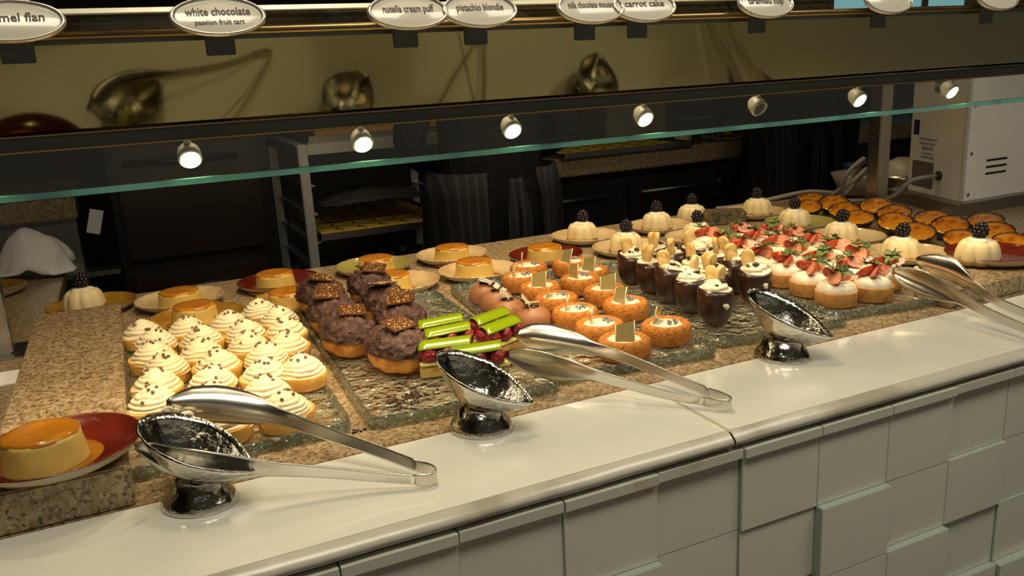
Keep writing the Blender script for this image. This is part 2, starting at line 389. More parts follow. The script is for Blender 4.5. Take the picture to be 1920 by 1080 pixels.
for i, x in enumerate((-.135, .073, .278, .486, .70, .912, 1.124, 1.345)):
    lamp(x, i != 5, 'unlit round lamp under the glass guard' if i == 5 else 'lit round white lamp under the rail of the glass guard')

# oval dessert labels
SIGNS = [(-.074, ['caramel flan'], 'reading caramel flan'), (.114, ['white chocolate', 'passion fruit tart'], 'reading white chocolate passion fruit tart'), (.319, ['nutella cream puff'], 'whose text ends in cream puff'), (.407, ['pistachio blondie'], 'reading pistachio blondie'), (.557, ['milk chocolate mousse'], 'faintly lettered, touching the carrot cake sign'), (.636, ['carrot cake'], 'reading carrot cake'), (.835, ['tiramisu cup'], 'standing alone above the chocolate cups'), (1.068, [], 'unlettered, above the strawberry tarts'), (1.31, [], 'unlettered, above the brulee dishes')]
for x, lines, d in SIGNS:
    t = thing('oval_sign', 'oval cream dessert sign on a grey clip, ' + d, 'sign', (x * .965, .912, .4847), 0, 'oval dessert signs on the rail')
    tilt = Matrix.Rotation(math.radians(62), 3, 'X')
    mesh('face', move(lathe([(0, .0022), (.9, .0020), (1, .0008), (1, -.0015), (0, -.0015)], 40), rot=tilt @ Matrix.Diagonal((.0445, .0205, 1))), 'sign_white', t)
    mesh('rim', move(lathe([(.93, .0021), (.965, .0042), (1.0, .0044), (1.035, .003), (1.04, -.001), (1.0, -.0022)], 40, cap=False), rot=tilt @ Matrix.Diagonal((.0445, .0205, 1))), 'sign_rim', t)
    mesh('clip', box(-.0145, .0145, .0145, .0182, -.036, .012, .001), 'clip_grey', t, smooth=False)
    mesh('holder', box(-.018, .018, .0125, .0150, .004, .022, .001), 'sign_white', t, smooth=False)
    for k, s in enumerate(lines):
        big = k == 0
        text_part(s, .0125 if big else .0075, 'ink', t, tilt @ Vector((0, (.0045 if len(lines) > 1 else .003) if big else -.007, .0027)), (math.radians(62), 0, 0), sx=min(1.0, 11.5 / len(s) if big else 17 / len(s)))

# ------------------------------------------------------------------ glass serving slabs
def slab(x, y, sx, sy, rz, label, th=.013):
    rr = random.Random(int(x * 1000)); n = 44; per = []
    for k in range(4):
        for i in range(n):
            u = i / n * 2 - 1
            p = ((u * sx / 2, -sy / 2), (sx / 2, u * sy / 2), (-u * sx / 2, sy / 2), (-sx / 2, -u * sy / 2))[k]
            q = Vector((p[0], p[1], 0)); c = .02     # rounded corners
            ax_ = max(0, abs(q.x) - (sx / 2 - c)); ay_ = max(0, abs(q.y) - (sy / 2 - c)); L = math.hypot(ax_, ay_)
            if L > c: q.x -= math.copysign(ax_ * (1 - c / L), q.x); q.y -= math.copysign(ay_ * (1 - c / L), q.y)
            w_ = .0028 * noise.noise(q * 45 + Vector((x * 9, 0, 0))); dd = Vector((q.x, q.y, 0)).normalized()
            per.append(q + dd * w_)
    N = len(per); rows = ((1.0, .001), (1.012, th * .5), (1.0, th + .0025), (.985, th + .003), (.965, th - .0015), (.94, th - .003))
    v = []; f = []
    for s, z in rows:
        for p in per: v.append((p.x * (1 - (1 - s) * min(1, .13 / abs(sx / 2)) * 1), p.y * (1 - (1 - s) * .5), z + .0016 * noise.noise(Vector((p.x * 60, p.y * 60, z * 80)))))
    for i in range(len(rows) - 1):
        for k in range(N): f.append((i * N + k, i * N + (k + 1) % N, (i + 1) * N + (k + 1) % N, (i + 1) * N + k))
    t = thing('glass_slab', label, 'tray', (x, y, 0), rz, 'textured glass serving slabs')
    mesh('wavy_rim', (v, f), 'slab_edge', t)
    g = 14; v = []; f = []; sxx = sx * .955; syy = sy * .965
    for j in range(g * 2 + 1):
        for i in range(g + 1): v.append(((i / g - .5) * sxx, (j / g / 2 - .5) * syy, th - .003 + .0008 * noise.noise(Vector((i * 1.3, j * .7, x * 5)))))
    for j in range(g * 2):
        for i in range(g): f.append((j * (g + 1) + i, j * (g + 1) + i + 1, (j + 1) * (g + 1) + i + 1, (j + 1) * (g + 1) + i))
    mesh('glass_sheet', (v, f), 'slab_glass', t)
R = math.radians
slab(.083, 1.225, .255, .56, R(-1), 'clear textured glass slab under the cream tarts')
slab(.368, 1.21, .262, .56, R(-2.5), 'clear textured glass slab under the chocolate puffs and raspberry bars')
slab(.643, 1.21, .255, .56, R(-6), 'clear textured glass slab under the orange cakes and truffle domes')
slab(.905, 1.20, .24, .54, R(-6), 'clear textured glass slab under the chocolate cups')
slab(1.165, 1.215, .275, .58, R(-9), 'clear textured glass slab under the strawberry tarts')
TZ = .0118     # top of a slab

# ------------------------------------------------------------------ plates and flans
def plate_proto(col, r=.083):
    p = [(.0, .004), (.55, .004), (.80, .007), (.93, .0135), (.985, .0175)]
    t = thing('plate', '', 'plate')
    fn = lambda a, s: 1 + .012 * math.cos(2 * a + .6) + .008 * math.sin(3 * a)
    mesh('glaze', lathe([(a * r, z) for a, z in p], 48, fn, cap=False), 'glaze_' + col, t)
    mesh('rim', lathe([(.985 * r, .0175), (1.0 * r, .0185), (1.012 * r, .0170)], 48, fn, cap=False), 'rim_' + col, t)
    mesh('underside', lathe([(1.012 * r, .0170), (.95 * r, .010), (.80 * r, .003), (.5 * r, .0), (0, 0)], 48, fn, cap=False), 'plate_under', t)
    return t
PL = {c: plate_proto(c) for c in ('cream', 'ochre', 'red', 'olive')}
used = set()
def put_plate(col, x, y, z, rz, label, scale=1):
    if col not in used:
        used.add(col); o = PL[col]; o.location = (x, y, z); o.rotation_euler = (0, 0, rz); o.scale = (scale,) * 3; o['label'] = label; o['group'] = 'small dessert plates'; return o
    return dup(PL[col], (x, y, z), rz, label, 'small dessert plates', scale)
def make_flan():
    t = thing('caramel_flan', '', 'flan')
    n = 36; fn = lambda a, s: 1 + .010 * math.sin(5 * a + s * 3) + .008 * math.sin(9 * a)
    mesh('custard', rough_up(lathe([(.0415, 0), (.0412, .004), (.0395, .016), (.0375, .029), (.0368, .0335)], n, fn), .0006, 90), 'custard', t)
    mesh('caramel_top', lathe([(.0370, .0325), (.0366, .0350), (.0345, .0366), (.026, .0368), (0, .0366)], n, fn, cap=False), 'caramel', t)
    mesh('sauce', lathe([(.056, .0002), (.055, .0012), (.040, .0014)], n, lambda a, s: 1 + .10 * math.cos(a - .3) + .05 * math.sin(3 * a), cap=False), 'caramel_pool', t)
    return t
flan0 = make_flan(); nf = [0]
def put_flan(x, y, z, rz, label):
    nf[0] += 1
    if nf[0] == 1: flan0.location = (x, y, z); flan0.rotation_euler = (0, 0, rz); flan0['label'] = label; flan0['group'] = 'caramel flans on plates'; return flan0
    return dup(flan0, (x, y, z), rz, label, 'caramel flans on plates')
FL = [(.062, 1.695, .064, 1.735, 'cream', 'nearest the granite riser'), (.078, 1.562, .082, 1.574, 'ochre', 'right behind the cream tarts'), (.250, 1.732, .262, 1.764, 'red', 'behind the ochre plate at the back'), (.247, 1.558, .258, 1.582, 'ochre', 'touching the chocolate puffs'), (.467, 1.738, .470, 1.775, 'olive', 'at the back of the counter'), (.449, 1.568, .470, 1.590, 'cream', 'behind the empty part of the slab'), (.645, 1.738, .655, 1.768, 'cream', 'at the back edge of the granite'), (.630, 1.572, .645, 1.588, 'cream', 'just behind the orange cakes'), (.812, 1.605, .828, 1.630, 'red', 'behind the orange cakes')]
for i, (x, y, px_, py_, c, d) in enumerate(FL):
    put_plate(c, px_, py_, 0, i * 1.3, '%s glazed plate with a caramel flan, %s' % (c, d))
    put_flan(x, y, .0042, i * .9, 'caramel flan on %s %s plate %s' % ('an' if c in ('olive', 'ochre') else 'a', c, d))
put_plate('red', -.108, .945, .045, .4, 'red glazed plate with a flan on the granite riser', 1.0)
put_flan(-.118, .932, .0492, 2.0, 'broken-edged caramel flan on the red plate on the riser')
put_plate('ochre', -.095, 1.80, 0, .4, 'ochre plate with a cheesecake standing behind the granite riser', .98)
put_plate('ochre', -.31, 2.10, 0, 1.4, 'empty ochre plate at the far end of the granite return', .95)

# ------------------------------------------------------------------ mini bundt cheesecakes with a blackberry
def berry(r, h, n=7):
    vs_ = []
    for ring, (rr, z, cnt) in enumerate(((.55, -.62, 6), (.92, -.22, 8), (.95, .22, 8), (.66, .62, 6), (.0, .86, 1))):
        for k in range(cnt):
            a = 2 * PI * (k + .5 * (ring % 2)) / cnt
            vs_.append(sphere(r * .36, 1, t=(rr * r * .72 * math.cos(a), rr * r * .72 * math.sin(a), z * h * .5)))
    vs_.append(sphere(r * .7, 1, s=(1, 1, h / r * .55)))
    return join(*vs_)
def make_bundt():
    t = thing('mini_cheesecake', '', 'cheesecake')
    fl = lambda a, s: 1 + (.15 * abs(math.cos(4 * a)) ** .7 - .11) * (1 - .35 * s)
    mesh('crust', lathe([(.0378, 0), (.0382, .003), (.0372, .0065)], 64, fl), 'crust', t)
    mesh('cake', lathe([(.0372, .0055), (.0378, .012), (.0360, .024), (.0325, .034), (.027, .0405), (.016, .0425), (0, .0425)], 64, fl), 'bundt', t)
    mesh('cream_dollop', rough_up(lathe([(.021, .0385), (.0215, .042), (.016, .0455), (.008, .047), (0, .047)], 24, lambda a, s: 1 + .12 * math.sin(5 * a)), .001, 60), 'cream_white', t)
    mesh('blackberry', move(berry(.0150, .031), (.002, 0, .058), Ry(.25)), 'blackberry', t)
    return t
b0 = make_bundt(); nb = [0]
def put_bundt(x, y, z, rz, label):
    nb[0] += 1
    if nb[0] == 1: b0.location = (x, y, z); b0.rotation_euler = (0, 0, rz); b0['label'] = label; b0['group'] = 'mini cheesecakes with blackberries'; return
    dup(b0, (x, y, z), rz, label, 'mini cheesecakes with blackberries')
BU = [(.993, 1.755, 'cream', .01, .0, 'at the back edge beside the dark cabinet'), (1.004, 1.575, 'cream', .01, 0, 'behind the chocolate cups'), (1.205, 1.745, 'cream', .01, 0, 'at the back, next to the stone block'), (1.195, 1.562, 'cream', .01, 0, 'directly behind the strawberry tarts'), (1.525, 1.74, 'cream', -.01, 0, 'behind the olive plate'), (1.48, 1.555, 'olive', .02, 0, 'beside the brulee dishes'), (1.435, 1.362, 'cream', .02, 0, 'between the olive plate and its neighbour'), (1.40, 1.172, 'cream', .02, 0, 'behind the red plate'), (1.385, .993, 'red', .05, .028, 'on the low granite block')]
for i, (x, y, c, dx, dz, d) in enumerate(BU):
    put_plate(c, x + dx, y + .004, dz, 2 + i * 1.1, '%s glazed plate with a mini cheesecake, %s' % (c, d))
    put_bundt(x, y, dz + .0046, i * .8, 'mini blackberry cheesecake on the %s plate %s' % (c, d))
put_bundt(-.108, 1.80, .0046, 1, 'mini cheesecake with a blackberry right behind the granite riser')
put_bundt(1.355, 1.80, 0, 1, 'small pale cheesecake with a tilted berry behind the stone block')

# ------------------------------------------------------------------ creme brulee in dark fluted dishes
t = thing('creme_brulee', '', 'creme brulee')
fl = lambda a, s: 1 + .025 * math.cos(16 * a)
dsh = mesh('dish', lathe([(.030, 0), (.034, .003), (.041, .014), (.0445, .022), (.0455, .0242), (.0440, .0245), (.0420, .021), (.0, .019)], 64, fl, sy=.86), 'dish_black', t)
mesh('burnt_sugar_top', lathe([(.0425, .0225), (.041, .0243), (.025, .0246), (0, .0243)], 40, None, cap=False, sy=.86), 'brulee_top', t)
BR = [(1.60, 1.640), (1.69, 1.635), (1.705, 1.735), (1.635, 1.545), (1.735, 1.535), (1.585, 1.455), (1.690, 1.440), (1.600, 1.360), (1.705, 1.345), (1.545, 1.255), (1.650, 1.255), (1.560, 1.155), (1.665, 1.160), (1.580, 1.060), (1.760, 1.250), (1.690, 1.065)]
for i, (x, y) in enumerate(BR):
    lb = 'amber topped creme brulee in a dark dish, %s' % ('beside the %s plate' % ('olive' if y > 1.4 else 'cream') if x < 1.61 else 'near the steel post' if y > 1.5 else 'in front of the machine base' if x > 1.7 else 'between other brulee dishes'); g = 'creme brulee dishes by the white machine'
    if i == 0: o = t; t['label'] = lb; t['group'] = g
    else: o = dup(t, (x, y, 0), 0, lb, g)
    vd = Vector((-x, -y, 0)).normalized(); ax_ = vd.cross(Vector((0, 0, 1))); tilt_ = .26 + .05 * math.sin(i * 2.1)
    o.rotation_euler = (Matrix.Rotation(-tilt_, 3, ax_) @ Rz(.2 + (i * .37) % .7)).to_euler(); o.location = (x, y, .034 * math.sin(tilt_))

# ------------------------------------------------------------------ cream tarts
def swirl(R0, H, turns=4.2, n=36, m_=26, twist=0, amp=.075, seed=0):
    v = []; f = []
    for j in range(m_ + 1):
        s = j / m_; rad = R0 * (1 - s ** 1.7) ** .74 if s < 1 else 0; z = H * s
        for k in range(n):
            a = 2 * PI * k / n
            ph = (s * turns - a / (2 * PI) + twist + .5 * noise.noise(Vector((math.cos(a) * 1.6, math.sin(a) * 1.6, s * 3 + seed * 4)))) % 1.0
            rg = math.sin(PI * ph) ** .7
            rr = rad * (1 - amp + 2 * amp * rg) + R0 * .02 * noise.noise(Vector((math.cos(a) * 2, math.sin(a) * 2, s * 5 + seed)))
            v.append((max(0, rr) * math.cos(a) + .003 * s * math.sin(seed * 2), max(0, rr) * math.sin(a), z + .0012 * rg))
    for j in range(m_):
        for k in range(n): f.append((j * n + k, j * n + (k + 1) % n, (j + 1) * n + (k + 1) % n, (j + 1) * n + k))
    return v, f
pearl_me = mesh('pearl', sphere(.0026, 2), 'pearl_brown').data; bpy.data.objects.remove(bpy.data.objects['pearl'])
pearl2_me = mesh('pearl', sphere(.0024, 2), 'pearl_silver').data; bpy.data.objects.remove(bpy.data.objects['pearl'])
def ring_shell(R0, h, wall, n=36, fn=None): return lathe([(R0 * .90, 0), (R0 * .95, .002), (R0, h * .9), (R0 - wall * .3, h), (R0 - wall, h * .96), (R0 - wall * 1.2, h * .62), (0, h * .6)], n, fn)
variants = []
for sd in range(4):
    rr = random.Random(40 + sd)
    t = thing('cream_tart', '', 'tart')
    egg = lambda a, s: 1 + .06 * math.cos(2 * a)
    mesh('pastry_shell', ring_shell(.0365, .022, .0035, 36, egg), 'shell_yellow', t)
    mesh('cream_swirl', move(swirl(.0332, .0335, 5.0 + .5 * sd, twist=sd * .3, seed=sd, amp=.085), (0, 0, .015)), 'whipped', t)
    for k in range(8):
        s = rr.uniform(.5, .97); a = rr.choice((rr.uniform(3.6, 5.6), rr.uniform(0, 6.28), rr.uniform(3.6, 5.6)))
        if k < 6: s = rr.uniform(.78, .98); a = rr.uniform(0, 6.28)
        rad = .0332 * (1 - s ** 1.7) ** .74
        mesh('pearl', pearl_me, None, t, ((rad + .0012) * math.cos(a), (rad + .0012) * math.sin(a), .0165 + .0335 * s))
    variants.append(t)
TA = [(-.011, 1.447), (.005, 1.378), (-.002, 1.308), (.012, 1.239), (-.003, 1.168), (-.011, 1.098), (.056, 1.424), (.072, 1.352), (.065, 1.281), (.079, 1.21), (.066, 1.139), (.058, 1.068), (.122, 1.419), (.138, 1.345), (.133, 1.272), (.147, 1.20), (.134, 1.129), (.124, 1.058), (.18, 1.465), (.200, 1.395), (.197, 1.318), (.185, 1.24), (.182, 1.115), (.135, .985), (.064, .988)]
ORD = ['first', 'second', 'third', 'fourth', 'fifth', 'sixth', 'seventh', 'eighth']
rows = ['beside the granite riser', 'second from the riser', 'third from the riser', 'facing the chocolate puffs']
for i, (x, y) in enumerate(TA):
    lb = 'cream tart, %s from the flans in the row %s' % (ORD[i % 6], rows[i // 6]) if i < 23 else ''
    if i == 23: lb = 'cream tart nearest the glass slab front, beside the tongs'
    if i == 24: lb = 'cream tart lying right under the raised tong spoon'
    src = variants[i % 4]; rz = (i * 1.37) % 6.28
    if i < 4: src.location = (x, y, TZ); src.rotation_euler = (0, 0, rz); src.scale = (.92,) * 3; src['label'] = lb; src['group'] = 'cream tarts'
    else: dup(src, (x, y, TZ), rz, lb, 'cream tarts', .92)

# ------------------------------------------------------------------ chocolate topped choux
def make_puff(sd):
    rr = random.Random(sd)
    t = thing('chocolate_puff', '', 'pastry')
    v, f = sphere(1, 5)
    base = [(x * .038, y * .056, max(-.022, z * .030)) for x, y, z in v]
    mesh('choux', move(rough_up((base, f), .003, 50, sd), (0, 0, .0225)), 'choux', t)
    cap = []
    for x, y, z in v:
        p = Vector((x * .0412, y * .060, z * .034))
        if z < -.05: p.z = -.0017 + (z + .05) * .004; k = .0
        nz = noise.fractal(p * 110 + Vector((sd, 0, 0)), 1, 2, 3) * .0050 + noise.noise(p * 330 + Vector((sd, 3, 1))) * .0030
        cap.append(p + Vector((x, y, max(z, .0))) * nz)
    mesh('chocolate_crust', move((cap, f), (0, 0, .030)), 'craquelin', t)
    for q in range(1 if sd % 2 else 2):
        ang = Rz(rr.uniform(-.5, .5)) @ Rx(rr.uniform(-.1, .35)) @ Ry(rr.uniform(-.3, .3)); px, py = rr.uniform(-.01, .01), -.012 + q * .03
        pl = mesh('chocolate_plaque', move(box(-.021, .021, -.018, .018, -.001, .001), (px, py, .0675), ang), 'plaque_chocolate', t, smooth=False)
        fl_ = [move(sphere(rr.uniform(.0008, .0017), 1, s=(1, .7, .5)), Vector((px, py, .0675)) + ang @ Vector((rr.uniform(-.018, .018), rr.uniform(-.015, .015), .0014)), ang @ Rz(rr.uniform(0, 3))) for _ in range(42)]
        mesh('gold_sprinkles', join(*fl_), 'gold_crumb', pl, kind='stuff')
    return t
PU = [(.288, 1.470, .1), (.279, 1.345, -.1), (.274, 1.225, .1), (.382, 1.480, -.05), (.373, 1.358, .1), (.363, 1.238, -.12)]
for i, (x, y, rz) in enumerate(PU):
    t = make_puff(11 + i); t.location = (x, y, TZ); t.rotation_euler = (0, 0, rz)
    tag(t, 'chocolate crusted choux puff, %s from the flans in the row facing the %s' % (ORD[i % 3], 'cream tarts' if i < 3 else 'bare glass') if i != 2 else 'chocolate crusted choux puff with a broken crust, nearest the slab rim', 'pastry', 'chocolate choux puffs')
t = make_puff(19); t.location = (.318, 1.112, TZ); t.rotation_euler = (0, 0, .2); tag(t, 'chocolate choux puff touching the raspberry bars', 'pastry', 'chocolate choux puffs')

# ------------------------------------------------------------------ raspberry pistachio bars
def make_bar():
    t = thing('raspberry_bar', '', 'cake')
    mesh('cake_base', rough_up(box(-.040, .040, -.0185, .0185, 0, .017, .002), .0008, 120), 'pistachio_cake', t, smooth=False)
    mesh('pistachio_layer', rough_up(box(-.0405, .0405, -.019, .019, .017, .0215, .0015), .0008, 150), 'pistachio_cream', t, smooth=False)
    r0 = None
    for i in range(3):
        for j in range(2):
            loc = (-.0255 + i * .0255, -.0093 + j * .0186, .031)
            if r0 is None: r0 = mesh('raspberry', join(move(rough_up(sphere(.0130, 3, s=(1, .82, 1.0)), .0008, 300)), *[sphere(.0032, 1, t=(.0106 * math.cos(a) * math.cos(b), .0092 * math.sin(a) * math.cos(b), .0106 * math.sin(b))) for b in (-.35, .2, .75) for a in [2 * PI * q / 9 + b for q in range(9)]]), 'raspberry', t, loc)
            else: mesh('raspberry', r0.data, None, t, loc, (.2 * i, .1 * j, i + j))
    n = 10; v = []; f = []
    for i in range(13):
        x = -.036 + i * .006
        for k in range(n + 1):
            a = -1.02 + 1.75 * k / n; xx = x + (.006 if i in (0, 12) else 0) * (a) * (1 if i else 1)
            v.append((xx, .0205 * math.sin(a), .0335 + .0155 * math.cos(a)))
    for i in range(12):
        for k in range(n): f.append((i * (n + 1) + k, i * (n + 1) + k + 1, (i + 1) * (n + 1) + k + 1, (i + 1) * (n + 1) + k))
    o = mesh('lime_plaque', (v, f), 'lime_plaque', t, label='glossy curved lime green chocolate plaque'); s = o.modifiers.new('thick', 'SOLIDIFY'); s.thickness = .0014
    return t
bar0 = make_bar()
for i, (x, y, rz) in enumerate([(.398, 1.005, -.12), (.372, 1.052, -.22), (.395, 1.108, .05), (.402, 1.156, .03), (.468, 1.085, .42), (.474, 1.135, .42)]):
    lb = ['raspberry bar nearest the spoon rest, with a curved lime plaque', 'raspberry bar with tilted lime plaque beside the chocolate puffs', 'raspberry bar third in the row behind the spoon rest', 'rearmost raspberry bar of the row behind the spoon rest', 'raspberry bar turned askew beside the tongs', 'raspberry bar turned askew beside the truffle domes'][i]
    if i == 0: bar0.location = (x, y, TZ); bar0.rotation_euler = (0, 0, rz); bar0['label'] = lb; bar0['group'] = 'raspberry pistachio bars'
    else: dup(bar0, (x, y, TZ), rz, lb, 'raspberry pistachio bars')

# ------------------------------------------------------------------ milk chocolate domes
for i, (x, y) in enumerate(((.566, 1.365), (.561, 1.302), (.552, 1.237), (.568, 1.175))):
    t = thing('chocolate_dome', ['milk chocolate dome farthest back on the slab', 'milk chocolate dome under a standing striped plaque', 'milk chocolate dome beside the raspberry bars', 'milk chocolate dome behind the tong spoon, with a thin gold stick'][i], 'truffle', (x, y, TZ), i, 'milk chocolate domes')
    mesh('dome', lathe([(.031, 0), (.0315, .006), (.030, .016), (.0255, .025), (.017, .031), (.008, .0335), (0, .034)], 32), 'milk_chocolate', t)
    mesh('striped_plaque', move(box(-.015, .015, -.018, .018, -.0007, .0007), (.004, -.006, .036), Rz(1.1 - i) @ Rx(.45 + .15 * i)), 'striped_plaque', t, smooth=False)
    mesh('chocolate_disc', lathe([(.010, .0325), (.011, .0345), (0, .0355)], 16), 'dark_chocolate', t)
    if i == 3: mesh('gold_stick', move(box(-.021, .021, -.002, .002, -.001, .001), (0, 0, .040), Rz(-2.4) @ Ry(.2)), 'plaque_edge', t, smooth=False)

# ------------------------------------------------------------------ orange cakes
def make_cake(sd):
    rr = random.Random(sd); t = thing('orange_cake', '', 'cake')
    mesh('sponge', rough_up(lathe([(.034, 0), (.0372, .004), (.038, .016), (.0365, .025), (.032, .029), (.0265, .0285), (.0235, .024), (0, .022)], 40), .0009, 130, sd), 'sponge', t)
    mesh('white_ganache', lathe([(.0245, .0245), (.022, .0268), (.012, .0275), (0, .0275)], 30, cap=False), 'cream_white', t)
    a0 = rr.uniform(-.6, .9)
    for k in range(9):
        rad = rr.uniform(.002, .0095); a = rr.uniform(0, 6.28)
        mesh('pearl', pearl2_me, None, t, (.010 * math.cos(a0) + rad * math.cos(a), .010 * math.sin(a0) + rad * math.sin(a), .0292 + (.003 if k > 6 else 0)))
    an = a0 + PI + rr.uniform(-.5, .5); tl = Rz(an + rr.uniform(.9, 2.2)) @ Rx(rr.uniform(1.15, 1.5))
    q = [(-.013, -.016), (.013, -.012), (.013, .017), (-.013, .011)]; h = .0007
    v = [(x, y, -h) for x, y in q] + [(x, y, h) for x, y in q]
    mesh('gold_plaque', move((v, [(0, 1, 2, 3), (7, 6, 5, 4), (0, 4, 5, 1), (1, 5, 6, 2), (2, 6, 7, 3), (3, 7, 4, 0)]), (.013 * math.cos(an), .013 * math.sin(an), .039), tl), 'gold_plaque', t, smooth=False)
    ed = [(v[i], v[(i + 1) % 4]) for i in range(4)]
    mesh('plaque_edge', move(join(*[tube([a, b], .0009, 6) for a, b in ((q_[0], q_[1]) for q_ in [((x0, y0, 0), (x1, y1, 0)) for (x0, y0), (x1, y1) in ((q[1], q[2]), (q[3], q[0]))])]), (.013 * math.cos(an), .013 * math.sin(an), .039), tl), 'plaque_edge', t)
    return t
CK = [(.705, 1.468), (.79, 1.448), (.655, 1.400), (.785, 1.362), (.652, 1.313), (.738, 1.318), (.640, 1.228), (.628, 1.142), (.735, 1.225), (.718, 1.132), (.622, 1.055), (.612, .970), (.702, .995)]
CKL = ['farthest back beside the red plate', 'farthest back beside the chocolate cups', 'behind the truffle domes', 'second back beside the chocolate cups', 'touching the rear truffle dome', 'second in the row toward the chocolate cups', 'beside the middle truffle domes', 'beside the front truffle dome', 'third in the row toward the chocolate cups', 'fourth in the row toward the chocolate cups', 'right above the tong spoon', '', '']
cproto = [make_cake(100 + k) for k in range(5)]
for i, (x, y) in enumerate(CK):
    lb = 'round orange cake with silver pearls, ' + CKL[i]
    if i == 11: lb = 'round orange cake at the slab front, resting beside the tong arm'
    if i == 12: lb = 'round orange cake at the slab front corner with a pale standing plaque'
    if i < 5: o = cproto[i]; o.location = (x, y, TZ); o.rotation_euler = (0, 0, 0); o['label'] = lb; o['group'] = 'orange sponge cakes'
    else: dup(cproto[i % 5], (x, y, TZ), (i * .7) % 2 - 1, lb, 'orange sponge cakes')

# ------------------------------------------------------------------ chocolate cups
def make_cup(sd):
    rr = random.Random(sd); t = thing('chocolate_cup', '', 'dessert')
    sl = rr.uniform(.002, .007); an = rr.uniform(0, 6.28)
    prof = [(.0, .0), (.013, .0005), (.020, .006), (.0258, .018), (.0288, .034), (.0285, .049), (.0268, .060), (.0252, .0595), (.0255, .052), (0, .050)]
    v, f = lathe(prof, 32)
    v = [(x, y, z + (sl * (x * math.cos(an) + y * math.sin(an)) / .027 if z > .049 and x * x + y * y > 1e-6 else 0)) for x, y, z in v]
    mesh('cup', (v, f), 'dark_chocolate', t)
    mesh('piped_cream', rough_up(move(swirl(.0245, .022, 2.6, 30, 16, sd * .2, .14, sd), (0, 0, .0515)), .0018, 120, sd), 'cream_white', t)
    for k in range(rr.choice((1, 2, 2))):
        a = rr.uniform(0, 6.28); tl = Rz(a) @ Rx(rr.uniform(-.25, .25)) @ Ry(rr.uniform(-.15, .25))
        bt = lathe([(0, -.004), (.86, -.004), (1, -.003), (1, .003), (.86, .004), (0, .004)], 20)
        vv = [(x * .0110, z * 1.1, y * (.010) + (.010 if y > 0 else -.014)) for x, y, z in bt[0]]
        mesh('biscotti', move((vv, bt[1]), (.011 * math.cos(a), .011 * math.sin(a), .0735), tl), 'biscotti', t)
    for k in range(2):
        a = rr.uniform(3.4, 6.0); bn = mesh('coffee_bean', move(sphere(.0048, 2, s=(1.35, .95, .7)), (.011 * math.cos(a), .011 * math.sin(a), .0700 - .004 * k), Rz(rr.uniform(0, 3)) @ Rx(.5)), 'coffee_bean', t)
    mesh('chocolate_shavings', join(*[move(box(-.0016, .0016, -.0005, .0005, -.0004, .0004), (rr.gauss(0, .009), rr.gauss(0, .009), .0700 - rr.uniform(0, .004)), Rz(rr.uniform(0, 3)) @ Ry(rr.uniform(-.6, .6))) for _ in range(26)]), 'dark_chocolate', t, kind='stuff')
    return t
CU = [(.842, 1.300), (.836, 1.228), (.829, 1.160), (.822, 1.092), (.810, 1.016), (.940, 1.075), (.905, 1.318), (.897, 1.250), (.966, 1.275), (.962, 1.205), (.888, 1.172), (.880, 1.105), (.953, 1.138)]
cups = [make_cup(300 + k) for k in range(5)]
for i, (x, y) in enumerate(CU):
    lb = 'dark chocolate cup with biscotti, ' + ('%s from the rear in the row facing the orange cakes' % ORD[i] if i < 5 else 'in the row facing the strawberry tarts' if x > .93 else 'in the middle of the slab')
    if i == 4: lb = 'dark chocolate cup at the slab front with a cream smear, nearest the spoon rest'
    if i == 5: lb = 'dark chocolate cup with a cream smear standing apart by the strawberry tarts'
    if i < 5: o = cups[i]; o.location = (x, y, TZ); o['label'] = lb; o['group'] = 'dark chocolate cups'
    else: o = dup(cups[i % 5], (x, y, TZ), i * 1.1, lb, 'dark chocolate cups')
    if i in (4, 5): mesh('cream_smear', move(rough_up(sphere(.006, 2, s=(1, .35, .9)), .002, 200, i), (.004, -.0275, .036)), 'cream_white', o, rot=(0, 0, -o.rotation_euler[2] - .2))

# ------------------------------------------------------------------ strawberry tarts
def wedge(L, w_):
    """half strawberry: round red back, flat pale cut"""
    n, m_ = 12, 9; v = []; f = []
    for j in range(m_ + 1):
        s = j / m_; rad = w_ * (math.sin(PI * min(1, s * 1.0)) ** .75) * (1.15 - .45 * s)
        for k in range(n + 1):
            a = PI * k / n; v.append((L * (s - .5), rad * math.cos(a), -rad * .8 * math.sin(a)))
    for j in range(m_):
        for k in range(n): f.append((j * (n + 1) + k, (j + 1) * (n + 1) + k, (j + 1) * (n + 1) + k + 1, j * (n + 1) + k + 1))
    cut = []
    for j in range(m_): cut.append((j * (n + 1), j * (n + 1) + n, (j + 1) * (n + 1) + n, (j + 1) * (n + 1)))
    return (v, f), ([(x, y, z + .0002) for x, y, z in v], cut)
def leaves(rr, n=6):
    out = []
    for k in range(n):
        a = 2 * PI * k / n + rr.uniform(-.3, .3); L = rr.uniform(.014, .023); up = rr.uniform(.1, .8)
        pts = [(0, 0, 0), (L * .4, .0052, L * .4 * up), (L * .42, -.0052, L * .42 * up), (L, 0, L * .55 * up), (L * .4, 0, L * .4 * up - .0012)]
        out.append(move((pts, [(0, 4, 1), (0, 2, 4), (4, 3, 1), (2, 3, 4)]), (0, 0, 0), Rz(a)))
    out.append(tube([(0, 0, 0), (.002, .001, .008), (.005, .001, .013)], .0008, 5))
    return join(*out)
